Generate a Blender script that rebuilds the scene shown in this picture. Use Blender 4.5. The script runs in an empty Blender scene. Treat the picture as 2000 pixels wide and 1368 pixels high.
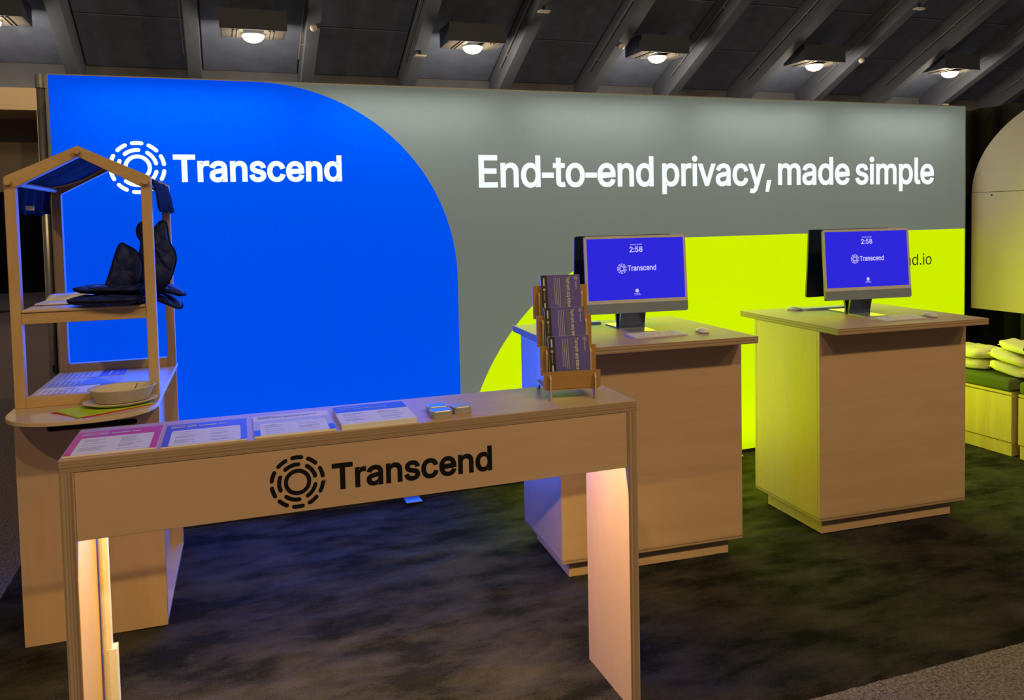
import bpy, bmesh, math, random, json
from math import pi, sin, cos, radians, sqrt, atan2
from mathutils import Vector, Matrix, noise

random.seed(7)
sc = bpy.context.scene
COL = sc.collection

# ------------------------------------------------------------------ camera
F_PX, CY = 1572.05, 502.94
cam_d = bpy.data.cameras.new('camera')
cam_d.sensor_fit = 'HORIZONTAL'
cam_d.sensor_width = 36.0
cam_d.lens = F_PX / 2000 * 36.0
cam_d.shift_y = (CY - 684.0) / 2000.0
cam_d.clip_end = 200
cam = bpy.data.objects.new('camera', cam_d)
COL.objects.link(cam)
yaw, pitch, roll = -0.3407, -0.0485, -0.0212
fwd = Vector((-sin(yaw) * cos(pitch), cos(yaw) * cos(pitch), sin(pitch)))
rgt = Vector((cos(yaw), sin(yaw), 0))
upv = rgt.cross(fwd)
r2 = rgt * cos(roll) + upv * sin(roll)
u2 = -rgt * sin(roll) + upv * cos(roll)
m = Matrix((r2, u2, -fwd)).transposed().to_4x4()
m.translation = Vector((0, 0, 1.6))
cam.matrix_world = m
sc.camera = cam

# ------------------------------------------------------------------ world, exposure
w = bpy.data.worlds.new('hall_ambience')
sc.world = w
w.use_nodes = True
bg = w.node_tree.nodes['Background']
bg.inputs[0].default_value = (1.0, 0.90, 0.84, 1)
bg.inputs[1].default_value = 0.085
sc.view_settings.view_transform = 'Standard'
sc.view_settings.look = 'None'
sc.view_settings.gamma = 1
sc.view_settings.exposure = 0.0
sc.view_settings.use_curve_mapping = False
sc.cycles.use_denoising = True
sc.cycles.max_bounces = 6
sc.cycles.diffuse_bounces = 3
sc.cycles.glossy_bounces = 3
sc.cycles.sample_clamp_indirect = 4.0
sc.cycles.caustics_reflective = False
sc.cycles.caustics_refractive = False

def area_light(name, loc, target, sx, sy, power, color, spread=pi):
    d = bpy.data.lights.new(name, 'AREA')
    d.shape = 'RECTANGLE'; d.size = sx; d.size_y = sy
    d.energy = power; d.color = color; d.spread = spread
    o = bpy.data.objects.new(name, d); COL.objects.link(o)
    o.location = loc
    o.rotation_euler = (Vector(target) - Vector(loc)).to_track_quat('-Z', 'Y').to_euler()
    return o

def point_light(name, loc, power, color, radius=0.1):
    d = bpy.data.lights.new(name, 'POINT'); d.energy = power; d.color = color; d.shadow_soft_size = radius
    o = bpy.data.objects.new(name, d); COL.objects.link(o); o.location = loc
    return o

# the hall's next rows of ceiling lamps, on the high part of the roof behind the viewer
HALL_LAMP = (1.0, 0.70, 0.30)
for hx, hp in ((-4.5, 270), (0.6, 235), (5.8, 455), (11.0, 155)):
    area_light('hall_lamp_light', (hx, -7.2, 10.0), (hx * 0.3 + 1.5, 3.2, 0.4), 0.35, 0.35, hp, HALL_LAMP)

# ------------------------------------------------------------------ helpers
def tag(o, label=None, cat=None, group=None, kind=None):
    if label: o['label'] = label
    if cat: o['category'] = cat
    if group: o['group'] = group
    if kind: o['kind'] = kind
    return o

def empty(name, loc, rz=0.0):
    o = bpy.data.objects.new(name, None)
    o.empty_display_size = 0.1
    COL.objects.link(o)
    o.location = loc; o.rotation_euler = (0, 0, rz)
    return o

def obj(name, bm, mat, parent=None, smooth=False, loc=None, rot=None):
    me = bpy.data.meshes.new(name)
    if isinstance(bm, bpy.types.Mesh):
        me = bm; me.name = name
    else:
        bmesh.ops.recalc_face_normals(bm, faces=bm.faces[:])
        bm.to_mesh(me); bm.free()
    for mm in (mat if isinstance(mat, (list, tuple)) else [mat]):
        me.materials.append(mm)
    if smooth:
        for p in me.polygons: p.use_smooth = True
    o = bpy.data.objects.new(name, me)
    COL.objects.link(o)
    if parent: o.parent = parent
    if loc: o.location = loc
    if rot: o.rotation_euler = rot
    return o

def smooth_by_angle(o, ang=0.6):
    me = o.data
    for p in me.polygons: p.use_smooth = True
    bm = bmesh.new(); bm.from_mesh(me)
    for e in bm.edges:
        if len(e.link_faces) == 2 and e.calc_face_angle() > ang: e.smooth = False
    bm.to_mesh(me); bm.free()
    return o

def copy_tree(o, parent=None):
    c = o.copy(); COL.objects.link(c); c.parent = parent
    for ch in list(o.children): copy_tree(ch, c)
    return c

def add_box(bm, x0, x1, y0, y1, z0, z1, mi=0):
    v = [bm.verts.new(p) for p in ((x0, y0, z0), (x1, y0, z0), (x1, y1, z0), (x0, y1, z0),
                                   (x0, y0, z1), (x1, y0, z1), (x1, y1, z1), (x0, y1, z1))]
    fs = [bm.faces.new([v[i] for i in q]) for q in ((0, 3, 2, 1), (4, 5, 6, 7), (0, 1, 5, 4), (1, 2, 6, 5), (2, 3, 7, 6), (3, 0, 4, 7))]
    for f in fs: f.material_index = mi
    return v

def box(x0, x1, y0, y1, z0, z1, bev=0.0, seg=1):
    bm = bmesh.new()
    add_box(bm, x0, x1, y0, y1, z0, z1)
    if bev > 0:
        bmesh.ops.bevel(bm, geom=bm.edges[:], offset=bev, segments=seg, affect='EDGES', profile=0.5)
    return bm

def ply_slots(bm, axis, slot=1):
    """give the faces whose normal is NOT along axis the cut-edge material slot"""
    bm.normal_update()
    for f in bm.faces:
        if abs(f.normal[axis]) < 0.5: f.material_index = slot
    return bm

def prism(poly, axis, a0, a1, bev=0.0):
    """extrude a 2D polygon along axis; polygon coords are the two other axes in order"""
    bm = bmesh.new()
    def P(p, a):
        if axis == 'x': return (a, p[0], p[1])
        if axis == 'y': return (p[0], a, p[1])
        return (p[0], p[1], a)
    A = [bm.verts.new(P(p, a0)) for p in poly]
    B = [bm.verts.new(P(p, a1)) for p in poly]
    bm.faces.new(A); bm.faces.new(B[::-1])
    n = len(poly)
    for i in range(n):
        bm.faces.new((A[i], B[i], B[(i + 1) % n], A[(i + 1) % n]))
    bmesh.ops.recalc_face_normals(bm, faces=bm.faces[:])
    if bev > 0:
        bmesh.ops.bevel(bm, geom=bm.edges[:], offset=bev, segments=1, affect='EDGES')
    return bm

def add_tube(bm, pts, rad, seg=10, cap=True):
    pts = [Vector(p) for p in pts]
    rings = []
    for i, p in enumerate(pts):
        d = (pts[min(i + 1, len(pts) - 1)] - pts[max(i - 1, 0)]).normalized()
        ref = Vector((0, 0, 1)) if abs(d.z) < 0.9 else Vector((1, 0, 0))
        a = d.cross(ref).normalized(); b = d.cross(a).normalized()
        r = rad[i] if isinstance(rad, (list, tuple)) else rad
        rings.append([bm.verts.new(p + a * r * cos(2 * pi * k / seg) + b * r * sin(2 * pi * k / seg)) for k in range(seg)])
    for i in range(len(rings) - 1):
        for k in range(seg):
            bm.faces.new((rings[i][k], rings[i][(k + 1) % seg], rings[i + 1][(k + 1) % seg], rings[i + 1][k]))
    if cap:
        bm.faces.new(rings[0][::-1]); bm.faces.new(rings[-1])
    return bm

def tube(pts, rad, seg=10):
    return add_tube(bmesh.new(), pts, rad, seg)

def loft(rings, cap0=True, cap1=True, closed=True):
    bm = bmesh.new()
    R = [[bm.verts.new(p) for p in r] for r in rings]
    n = len(R[0])
    for i in range(len(R) - 1):
        for k in range(n if closed else n - 1):
            bm.faces.new((R[i][k], R[i][(k + 1) % n], R[i + 1][(k + 1) % n], R[i + 1][k]))
    if cap0: bm.faces.new(R[0][::-1])
    if cap1: bm.faces.new(R[-1])
    return bm

def rrect(x0, x1, y0, y1, r, seg=5):
    pts = []
    for cx_, cy_, a0 in ((x1 - r, y1 - r, 0), (x0 + r, y1 - r, pi / 2), (x0 + r, y0 + r, pi), (x1 - r, y0 + r, 1.5 * pi)):
        for k in range(seg + 1):
            a = a0 + pi / 2 * k / seg
            pts.append((cx_ + r * cos(a), cy_ + r * sin(a)))
    return pts

def fill_mesh(name, loops, extrude=0.0, offset=0.0):
    """flat filled shape with holes (even-odd) in the XY plane, as a mesh"""
    cu = bpy.data.curves.new(name, 'CURVE')
    cu.dimensions = '2D'; cu.fill_mode = 'BOTH'
    cu.extrude = extrude; cu.offset = offset
    for lp in loops:
        s = cu.splines.new('POLY'); s.points.add(len(lp) - 1)
        for q, p in zip(s.points, lp): q.co = (p[0], p[1], 0, 1)
        s.use_cyclic_u = True
    o = bpy.data.objects.new(name, cu)
    me = bpy.data.meshes.new_from_object(o)
    bpy.data.objects.remove(o); bpy.data.curves.remove(cu)
    return me

GLYPHS = json.loads('''{"T":[449,[[[32,452],[32,509],[417,509],[417,452],[257,452],[257,0],[193,0],[193,452]]]],"r":[259,[[[53,0],[53,379],[112,379],[112,321],[115,321],[124,339],[137,354],[152,367],[171,377],[191,383],[213,385],[229,384],[243,384],[243,322],[230,324],[207,326],[190,324],[174,321],[159,315],[146,306],[135,296],[126,284],[119,269],[115,254],[114,237],[114,0]]]],"a":[389,[[[160,-9],[137,-7],[115,-3],[94,5],[76,15],[60,29],[48,45],[38,63],[32,84],[30,108],[32,128],[36,146],[43,161],[53,174],[64,184],[78,193],[92,200],[108,206],[125,211],[178,220],[234,227],[247,229],[257,231],[265,235],[271,240],[274,246],[276,255],[276,257],[275,272],[272,285],[267,297],[260,307],[251,315],[240,322],[227,327],[212,330],[196,331],[178,330],[163,327],[149,322],[137,316],[127,309],[118,301],[110,292],[104,283],[100,274],[41,291],[51,313],[64,331],[79,346],[95,358],[114,368],[133,375],[153,380],[173,383],[194,384],[208,384],[223,382],[239,379],[255,375],[271,369],[286,360],[300,350],[312,336],[322,320],[330,301],[335,278],[337,251],[337,0],[277,0],[277,52],[272,52],[267,43],[260,34],[252,25],[242,16],[229,8],[215,1],[199,-4],[181,-7]],[[170,45],[192,47],[211,51],[228,59],[242,68],[254,80],[263,93],[270,108],[274,122],[276,138],[276,190],[272,187],[267,184],[259,182],[231,176],[200,171],[175,168],[161,166],[147,163],[134,159],[122,153],[112,147],[103,139],[97,130],[93,118],[92,105],[93,93],[96,82],[102,72],[109,64],[119,57],[130,52],[142,48],[156,46]]]],"n":[410,[[[114,227],[114,0],[53,0],[53,379],[112,379],[112,310],[116,319],[132,344],[152,362],[175,374],[200,382],[227,384],[252,383],[275,377],[295,369],[313,356],[328,340],[341,321],[350,298],[355,271],[357,240],[357,0],[296,0],[296,235],[293,263],[286,286],[273,304],[256,318],[235,326],[210,329],[192,328],[176,324],[161,317],[147,308],[136,297],[126,283],[119,266],[115,248]]]],"s":[365,[[[182,-8],[157,-7],[133,-3],[112,3],[93,12],[76,24],[62,38],[50,54],[41,73],[36,94],[94,107],[101,87],[111,72],[124,60],[141,52],[160,47],[181,45],[206,47],[227,53],[244,62],[258,74],[265,88],[268,103],[266,115],[262,126],[254,136],[243,144],[229,150],[212,155],[149,170],[118,180],[92,192],[72,208],[58,227],[50,249],[47,274],[49,295],[55,314],[65,332],[79,347],[95,360],[115,370],[137,378],[161,383],[187,384],[212,383],[234,379],[254,372],[271,363],[286,352],[299,339],[309,324],[318,308],[324,290],[268,277],[262,291],[254,304],[243,316],[228,325],[210,331],[187,333],[166,331],[147,326],[131,317],[119,305],[111,292],[109,277],[110,264],[115,253],[124,243],[136,235],[152,229],[172,223],[229,209],[261,200],[287,187],[306,171],[320,153],[328,131],[331,107],[329,85],[323,65],[312,47],[298,31],[281,18],[260,6],[236,-2],[210,-7]]]],"c":[396,[[[207,-8],[174,-5],[144,3],[117,16],[93,35],[72,58],[56,85],[44,116],[37,150],[34,187],[37,225],[44,260],[56,291],[72,318],[93,341],[117,360],[144,374],[174,382],[207,384],[226,384],[243,381],[260,377],[276,371],[291,364],[305,356],[318,346],[330,335],[340,322],[349,308],[356,293],[362,277],[303,262],[300,272],[295,281],[290,289],[284,297],[278,304],[270,311],[261,316],[252,321],[242,325],[231,328],[220,329],[207,330],[184,328],[163,321],[145,310],[130,296],[118,278],[108,258],[102,236],[98,212],[96,187],[98,163],[102,139],[108,117],[118,97],[130,80],[145,66],[163,55],[184,49],[207,46],[220,47],[232,49],[243,52],[253,55],[262,60],[271,66],[279,73],[285,80],[292,89],[297,98],[301,107],[304,117],[363,102],[357,86],[350,70],[341,56],[331,43],[319,32],[306,21],[292,12],[277,5],[261,-1],[244,-5],[226,-7]]]],"e":[404,[[[212,-8],[177,-5],[145,3],[117,16],[92,35],[72,58],[56,85],[44,116],[37,150],[34,187],[36,224],[44,258],[55,290],[71,317],[91,340],[115,359],[142,373],[172,382],[205,384],[226,383],[246,380],[266,374],[285,366],[303,355],[319,341],[334,324],[347,305],[357,282],[365,256],[370,227],[371,194],[371,169],[97,169],[98,151],[102,127],[110,106],[121,88],[135,73],[151,61],[169,53],[190,48],[212,46],[227,47],[241,49],[254,53],[265,58],[276,65],[285,73],[294,82],[300,93],[306,105],[365,91],[358,72],[348,55],[335,39],[320,26],[302,14],[283,4],[261,-3],[237,-7]],[[309,221],[308,226],[304,248],[298,269],[288,286],[277,301],[263,314],[246,323],[227,328],[205,330],[183,328],[164,323],[146,313],[131,301],[119,286],[109,270],[102,251],[97,231],[97,221]]]],"d":[424,[[[195,-8],[165,-6],[137,3],[111,16],[89,34],[70,57],[55,84],[43,116],[36,151],[34,189],[36,227],[43,261],[55,293],[70,320],[89,342],[112,361],[137,374],[165,382],[196,384],[218,383],[237,379],[253,373],[267,364],[278,355],[287,346],[306,319],[311,319],[311,509],[372,509],[372,0],[313,0],[313,59],[307,59],[287,31],[277,21],[266,12],[252,4],[236,-3],[217,-7]],[[205,47],[226,49],[246,55],[263,65],[278,78],[290,95],[299,115],[306,138],[310,162],[312,189],[310,216],[306,241],[300,263],[290,282],[278,299],[263,312],[246,322],[227,328],[205,330],[182,328],[162,322],[145,311],[130,298],[118,281],[108,261],[102,239],[98,215],[96,189],[98,163],[102,139],[109,117],[118,97],[130,80],[145,66],[162,55],[182,49]]]],"E":[419,[[[60,0],[60,509],[372,509],[372,452],[125,452],[125,286],[355,286],[355,229],[125,229],[125,57],[375,57],[375,0]]]],"o":[415,[[[207,-8],[174,-5],[144,3],[117,16],[93,35],[72,58],[56,85],[44,116],[37,150],[34,187],[37,225],[44,260],[56,291],[72,318],[93,341],[117,360],[144,374],[174,382],[207,384],[241,382],[271,374],[299,360],[323,341],[343,318],[359,291],[371,260],[379,225],[381,187],[379,150],[371,116],[359,85],[343,58],[323,35],[299,16],[271,3],[241,-5]],[[207,46],[231,49],[252,55],[270,66],[285,80],[298,97],[307,117],[314,139],[318,163],[319,187],[318,212],[314,236],[307,258],[298,278],[285,296],[270,310],[252,321],[231,328],[207,330],[184,328],[163,321],[145,310],[130,296],[118,278],[108,258],[102,236],[98,212],[96,187],[98,163],[102,139],[108,117],[118,97],[130,80],[145,66],[163,55],[184,49]]]],"t":[227,[[[6,379],[65,379],[65,471],[126,471],[126,379],[204,379],[204,327],[126,327],[126,98],[127,83],[130,70],[136,61],[144,55],[156,51],[170,50],[185,51],[202,54],[213,2],[192,-3],[168,-4],[138,-1],[113,7],[92,21],[77,41],[68,64],[65,93],[65,327],[6,327]]]],"p":[424,[[[53,-143],[53,379],[112,379],[112,319],[118,319],[137,346],[147,355],[158,364],[171,373],[188,379],[207,383],[229,384],[259,382],[287,374],[313,361],[335,342],[354,320],[370,293],[381,261],[388,227],[390,189],[388,151],[381,116],[370,84],[355,57],[336,34],[313,16],[288,3],[260,-6],[229,-8],[208,-7],[189,-3],[173,4],[159,12],[147,21],[138,31],[118,59],[114,59],[114,-143]],[[220,47],[242,49],[262,55],[279,66],[294,80],[306,97],[316,117],[323,139],[327,163],[328,189],[327,215],[323,239],[316,261],[307,281],[295,298],[280,311],[262,322],[243,328],[220,330],[198,328],[178,322],[161,312],[147,299],[134,282],[125,263],[118,241],[114,216],[113,189],[114,162],[118,138],[125,115],[135,95],[147,78],[162,65],[179,55],[198,49]]]],"i":[167,[[[53,0],[53,379],[114,379],[114,0]],[[84,443],[73,444],[63,448],[54,455],[47,463],[43,472],[41,483],[43,494],[47,504],[54,512],[63,518],[73,522],[84,524],[95,522],[105,518],[114,512],[121,504],[125,494],[126,483],[125,472],[121,463],[114,455],[105,448],[95,444]]]],"v":[389,[[[163,0],[17,379],[84,379],[165,155],[173,132],[180,110],[187,87],[195,59],[203,87],[209,110],[216,132],[224,155],[305,379],[371,379],[226,0]]]],"y":[389,[[[47,-139],[61,-86],[71,-87],[83,-89],[94,-90],[104,-89],[113,-86],[122,-81],[130,-74],[138,-64],[145,-51],[151,-36],[163,-1],[17,379],[84,379],[165,155],[173,132],[180,109],[187,87],[195,60],[202,87],[224,155],[305,379],[371,379],[204,-58],[196,-77],[187,-93],[177,-107],[165,-119],[153,-128],[139,-136],[125,-141],[109,-144],[91,-145],[65,-143]]]],",":[188,[[[38,-119],[68,71],[137,71],[84,-119]]]],"m":[610,[[[53,0],[53,379],[112,379],[112,308],[114,314],[122,331],[132,346],[144,358],[158,368],[172,376],[187,382],[203,385],[219,386],[245,383],[268,375],[287,361],[303,342],[314,320],[317,309],[318,312],[326,329],[337,343],[350,356],[364,366],[381,375],[398,381],[417,385],[437,386],[458,385],[478,380],[497,372],[514,361],[529,346],[541,328],[550,307],[555,283],[557,255],[557,0],[496,0],[496,254],[493,279],[485,298],[473,313],[456,323],[438,329],[419,330],[402,329],[387,326],[374,320],[363,312],[353,302],[345,290],[340,277],[336,263],[335,247],[335,0],[274,0],[274,260],[272,280],[265,297],[253,311],[238,322],[220,328],[199,330],[185,329],[171,326],[158,320],[145,312],[135,302],[126,289],[119,274],[115,257],[114,238],[114,0]]]],"l":[189,[[[139,-2],[112,0],[91,8],[74,20],[62,37],[55,59],[53,84],[53,509],[114,509],[114,99],[114,83],[117,71],[120,62],[126,57],[135,53],[146,52],[160,53],[170,54],[181,3],[162,-1]]]],"-":[453,[[[337,244],[337,188],[114,188],[114,244]]]],".":[188,[[[95,-4],[83,-3],[73,1],[63,9],[55,18],[51,29],[50,41],[51,53],[55,64],[63,73],[73,81],[83,85],[95,87],[107,85],[118,81],[128,73],[135,64],[140,53],[141,41],[140,29],[135,18],[128,9],[118,1],[107,-3]]]],"2":[453,[[[64,0],[64,47],[234,229],[282,282],[294,298],[303,312],[311,327],[316,341],[319,356],[320,371],[319,389],[315,405],[308,419],[298,431],[287,441],[273,449],[258,455],[241,458],[224,460],[205,458],[188,454],[172,447],[159,438],[148,427],[139,413],[132,398],[128,381],[127,362],[66,362],[68,391],[75,418],[86,442],[102,464],[121,482],[143,496],[168,507],[196,513],[225,516],[254,513],[281,507],[306,497],[328,482],[346,465],[361,445],[372,423],[379,398],[381,372],[380,354],[377,336],[371,318],[363,299],[351,280],[336,259],[317,235],[294,209],[267,180],[153,60],[153,57],[389,57],[389,0]]]],":":[188,[[[95,-4],[83,-3],[73,1],[63,9],[55,18],[51,29],[50,41],[51,53],[55,64],[63,73],[73,81],[83,85],[95,87],[107,85],[118,81],[128,73],[135,64],[140,53],[141,41],[140,29],[135,18],[128,9],[118,1],[107,-3]],[[95,271],[83,272],[73,277],[63,284],[55,294],[51,304],[50,316],[51,328],[55,339],[63,349],[73,356],[83,360],[95,362],[107,360],[118,356],[128,349],[135,339],[140,328],[141,316],[140,304],[135,294],[128,284],[118,277],[107,272]]]],"5":[453,[[[221,-7],[192,-5],[165,1],[140,11],[118,25],[99,41],[83,60],[71,82],[63,105],[60,130],[122,130],[125,115],[130,102],[138,89],[148,78],[160,68],[173,60],[188,54],[204,51],[221,50],[241,51],[259,56],[276,64],[291,75],[304,89],[314,104],[322,122],[326,141],[328,162],[326,183],[321,203],[314,221],[303,237],[290,251],[275,262],[257,270],[238,275],[218,277],[201,276],[184,273],[167,268],[152,262],[139,255],[128,246],[67,253],[96,509],[366,509],[366,452],[151,452],[134,301],[136,301],[148,311],[162,318],[178,325],[194,330],[212,333],[229,334],[252,332],[274,328],[294,321],[313,311],[330,299],[345,285],[358,269],[370,251],[379,231],[386,210],[390,187],[391,163],[388,132],[381,102],[369,76],[352,52],[332,32],[309,15],[282,3],[253,-4]]]],"8":[453,[[[226,-7],[193,-5],[163,1],[136,11],[111,25],[91,42],[74,62],[62,84],[54,109],[52,135],[53,156],[58,176],[65,195],[75,212],[87,228],[101,241],[117,252],[134,260],[153,265],[153,267],[129,276],[109,289],[93,308],[80,330],[73,354],[70,380],[73,405],[79,429],[90,450],[106,469],[124,485],[146,498],[170,508],[197,514],[226,516],[255,514],[282,508],[306,498],[328,485],[346,469],[361,450],[373,429],[379,405],[382,380],[379,354],[372,330],[359,308],[343,289],[323,276],[300,267],[300,265],[319,260],[335,252],[351,241],[365,228],[377,212],[387,195],[395,176],[399,156],[401,135],[398,109],[391,84],[378,62],[362,42],[341,25],[317,11],[289,1],[259,-5]],[[226,49],[248,50],[267,54],[285,60],[300,69],[313,79],[323,91],[331,106],[335,121],[337,139],[335,157],[330,173],[322,189],[312,202],[298,213],[283,223],[265,230],[247,234],[226,235],[206,234],[187,230],[169,223],[154,213],[140,202],[130,189],[122,173],[117,157],[115,139],[117,121],[121,106],[129,91],[139,79],[152,69],[167,60],[185,54],[205,50]],[[226,290],[244,291],[260,294],[274,300],[287,308],[298,318],[307,330],[314,344],[318,359],[319,376],[318,392],[314,407],[308,420],[299,432],[288,442],[275,449],[260,455],[244,459],[226,460],[208,459],[192,455],[177,449],[164,442],[153,432],[145,420],[138,407],[134,392],[133,376],[134,359],[138,344],[145,330],[154,318],[165,308],[178,300],[193,294],[209,291]]]],"M":[628,[[[60,0],[60,509],[152,509],[277,187],[287,159],[299,123],[311,84],[315,73],[318,83],[330,121],[342,158],[352,187],[476,509],[568,509],[568,0],[504,0],[504,291],[504,327],[505,369],[506,413],[507,436],[498,409],[482,363],[467,322],[456,291],[342,0],[286,0],[170,291],[159,321],[145,361],[129,408],[120,435],[120,416],[121,372],[122,328],[122,291],[122,0]]]],"A":[480,[[[16,0],[201,509],[276,509],[463,0],[395,0],[287,302],[264,372],[239,456],[213,371],[191,302],[85,0]],[[110,142],[110,199],[370,199],[370,142]]]],"u":[410,[[[182,-5],[158,-3],[135,2],[115,11],[97,23],[82,39],[69,59],[60,82],[54,109],[53,139],[53,379],[114,379],[114,144],[116,117],[124,94],[137,75],[154,61],[175,53],[200,50],[218,51],[234,55],[249,62],[263,71],[274,83],[283,97],[290,113],[295,132],[296,153],[296,379],[357,379],[357,0],[298,0],[298,70],[294,60],[277,35],[257,17],[234,5],[209,-3]]]],"g":[425,[[[207,-151],[180,-149],[156,-146],[134,-140],[114,-132],[97,-122],[82,-110],[70,-97],[59,-84],[51,-69],[101,-41],[122,-66],[131,-74],[142,-82],[154,-88],[169,-93],[187,-96],[207,-97],[236,-95],[261,-87],[282,-75],[298,-58],[308,-34],[311,-6],[311,68],[306,68],[287,41],[277,32],[266,23],[252,16],[236,10],[217,6],[195,5],[165,7],[138,14],[113,27],[90,43],[71,65],[55,90],[43,120],[36,154],[34,191],[36,229],[43,263],[55,293],[71,320],[90,342],[112,361],[138,374],[166,382],[196,384],[218,383],[237,379],[253,373],[267,365],[279,356],[288,346],[308,319],[313,319],[313,379],[372,379],[372,-9],[370,-40],[363,-67],[350,-90],[334,-109],[314,-124],[291,-136],[265,-144],[237,-149]],[[205,59],[227,61],[246,66],[264,75],[278,87],[290,103],[300,121],[307,142],[311,166],[312,193],[311,219],[307,242],[300,264],[291,283],[279,299],[264,312],[247,322],[227,328],[205,330],[182,328],[163,322],[145,312],[130,298],[118,282],[109,262],[102,241],[98,218],[96,193],[98,167],[102,144],[109,123],[118,104],[131,88],[145,76],[163,66],[183,61]]]],"0":[453,[[[227,-7],[191,-3],[158,7],[130,24],[105,48],[85,77],[69,113],[57,155],[50,202],[48,254],[50,306],[57,353],[69,395],[85,431],[106,461],[130,484],[159,502],[191,512],[227,516],[262,512],[295,502],[323,484],[348,461],[368,431],[384,395],[396,353],[403,306],[405,254],[403,202],[396,155],[384,113],[368,77],[348,48],[323,24],[295,7],[263,-3]],[[227,50],[250,52],[271,60],[290,74],[306,92],[320,116],[330,144],[338,176],[342,213],[344,254],[342,295],[338,332],[330,365],[320,393],[306,416],[290,435],[271,449],[250,457],[227,460],[203,457],[182,449],[163,435],[147,416],[134,393],[123,365],[115,332],[111,295],[109,254],[111,213],[115,176],[123,144],[134,116],[147,92],[163,74],[182,60],[203,52]]]],"H":[517,[[[60,0],[60,509],[125,509],[125,289],[392,289],[392,509],[457,509],[457,0],[392,0],[392,232],[125,232],[125,0]]]],"h":[410,[[[114,227],[114,0],[53,0],[53,509],[114,509],[114,314],[116,319],[132,344],[152,362],[175,374],[200,382],[227,384],[252,383],[275,377],[295,369],[313,356],[328,340],[341,321],[350,298],[355,271],[357,240],[357,0],[296,0],[296,235],[293,263],[286,286],[273,304],[256,318],[235,326],[210,329],[192,328],[176,324],[161,317],[147,308],[136,297],[126,283],[119,266],[115,248]]]]}''')
CAP = 509.0

def text_loops(body, x0, x1, base, cap, track=0.0):
    """loops of a line of text fitted between x0 and x1 with the given cap height"""
    s = cap / CAP
    pen = 0; raw = []
    for ch in body:
        if ch == ' ': pen += 130 + track; continue
        adv, cs = GLYPHS[ch]
        if ch == '-': adv = 236; cs = [[(18, 158), (214, 158), (214, 216), (18, 216)]]
        for c in cs: raw.append([(p[0] + pen, p[1]) for p in c])
        pen += adv + track
    mn = min(p[0] for c in raw for p in c); mx = max(p[0] for c in raw for p in c)
    if x1 is None: x1 = x0 + (mx - mn) * s
    k = (x1 - x0) / (mx - mn)
    return [[(x0 + (p[0] - mn) * k, base + p[1] * s) for p in c] for c in raw]

def arc_capsule(cx_, cy_, r, hw, a0, a1, seg=8):
    pts = []
    for k in range(seg + 1):
        a = a0 + (a1 - a0) * k / seg
        pts.append((cx_ + (r + hw) * cos(a), cy_ + (r + hw) * sin(a)))
    ex, ey = cx_ + r * cos(a1), cy_ + r * sin(a1)
    for k in range(1, 6):
        b = a1 + pi * k / 6
        pts.append((ex + hw * cos(b), ey + hw * sin(b)))
    for k in range(seg + 1):
        a = a1 + (a0 - a1) * k / seg
        pts.append((cx_ + (r - hw) * cos(a), cy_ + (r - hw) * sin(a)))
    ex, ey = cx_ + r * cos(a0), cy_ + r * sin(a0)
    for k in range(1, 6):
        b = a0 + pi + pi * k / 6
        pts.append((ex + hw * cos(b), ey + hw * sin(b)))
    return pts

def circle(cx_, cy_, r, n=40):
    return [(cx_ + r * cos(2 * pi * k / n), cy_ + r * sin(2 * pi * k / n)) for k in range(n)]

def logo_loops(cx_, cy_, R, n=1.0):
    hw = 0.072 * R * n
    L = [circle(cx_, cy_, 0.41 * R + hw), circle(cx_, cy_, 0.41 * R - hw)]
    for k in range(5):
        c = radians(36 + 72 * k)
        L.append(arc_capsule(cx_, cy_, 0.645 * R, hw, c - radians(22), c + radians(22)))
    for k in range(10):
        c = radians(90 + 36 * k)
        L.append(arc_capsule(cx_, cy_, 0.905 * R, hw, c - radians(10), c + radians(10), 4))
    return L

STAND = Matrix.Rotation(pi / 2, 4, 'X')     # XY drawing stood upright: x stays, y becomes z, front towards -y

def upright(me, y=0.0):
    me.transform(Matrix.Translation((0, y, 0)) @ STAND)
    return me

# ------------------------------------------------------------------ materials
def new_mat(name):
    mt = bpy.data.materials.new(name); mt.use_nodes = True
    nt = mt.node_tree
    return mt, nt, nt.nodes['Principled BSDF']

def N(nt, t, **kw):
    n = nt.nodes.new(t)
    for k, v in kw.items(): setattr(n, k, v)
    return n

def coords(nt, scale=(1, 1, 1), rot=(0, 0, 0)):
    tc = N(nt, 'ShaderNodeTexCoord'); mp = N(nt, 'ShaderNodeMapping')
    mp.inputs['Scale'].default_value = scale; mp.inputs['Rotation'].default_value = rot
    nt.links.new(tc.outputs['Object'], mp.inputs['Vector'])
    return mp.outputs['Vector']

def noise_n(nt, vec, scale, detail=4, rough=0.55, dist=0.0):
    n = N(nt, 'ShaderNodeTexNoise')
    n.inputs['Scale'].default_value = scale; n.inputs['Detail'].default_value = detail
    n.inputs['Roughness'].default_value = rough; n.inputs['Distortion'].default_value = dist
    nt.links.new(vec, n.inputs['Vector'])
    return n.outputs['Fac']

def ramp(nt, fac, stops):
    r = N(nt, 'ShaderNodeValToRGB')
    el = r.color_ramp.elements
    while len(el) < len(stops): el.new(0.5)
    for e, (p, c) in zip(el, stops):
        e.position = p; e.color = (*c, 1) if len(c) == 3 else c
    nt.links.new(fac, r.inputs['Fac'])
    return r.outputs['Color']

def bump(nt, height, strength, dist=0.01):
    b = N(nt, 'ShaderNodeBump')
    b.inputs['Strength'].default_value = strength; b.inputs['Distance'].default_value = dist
    nt.links.new(height, b.inputs['Height'])
    return b.outputs['Normal']

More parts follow.
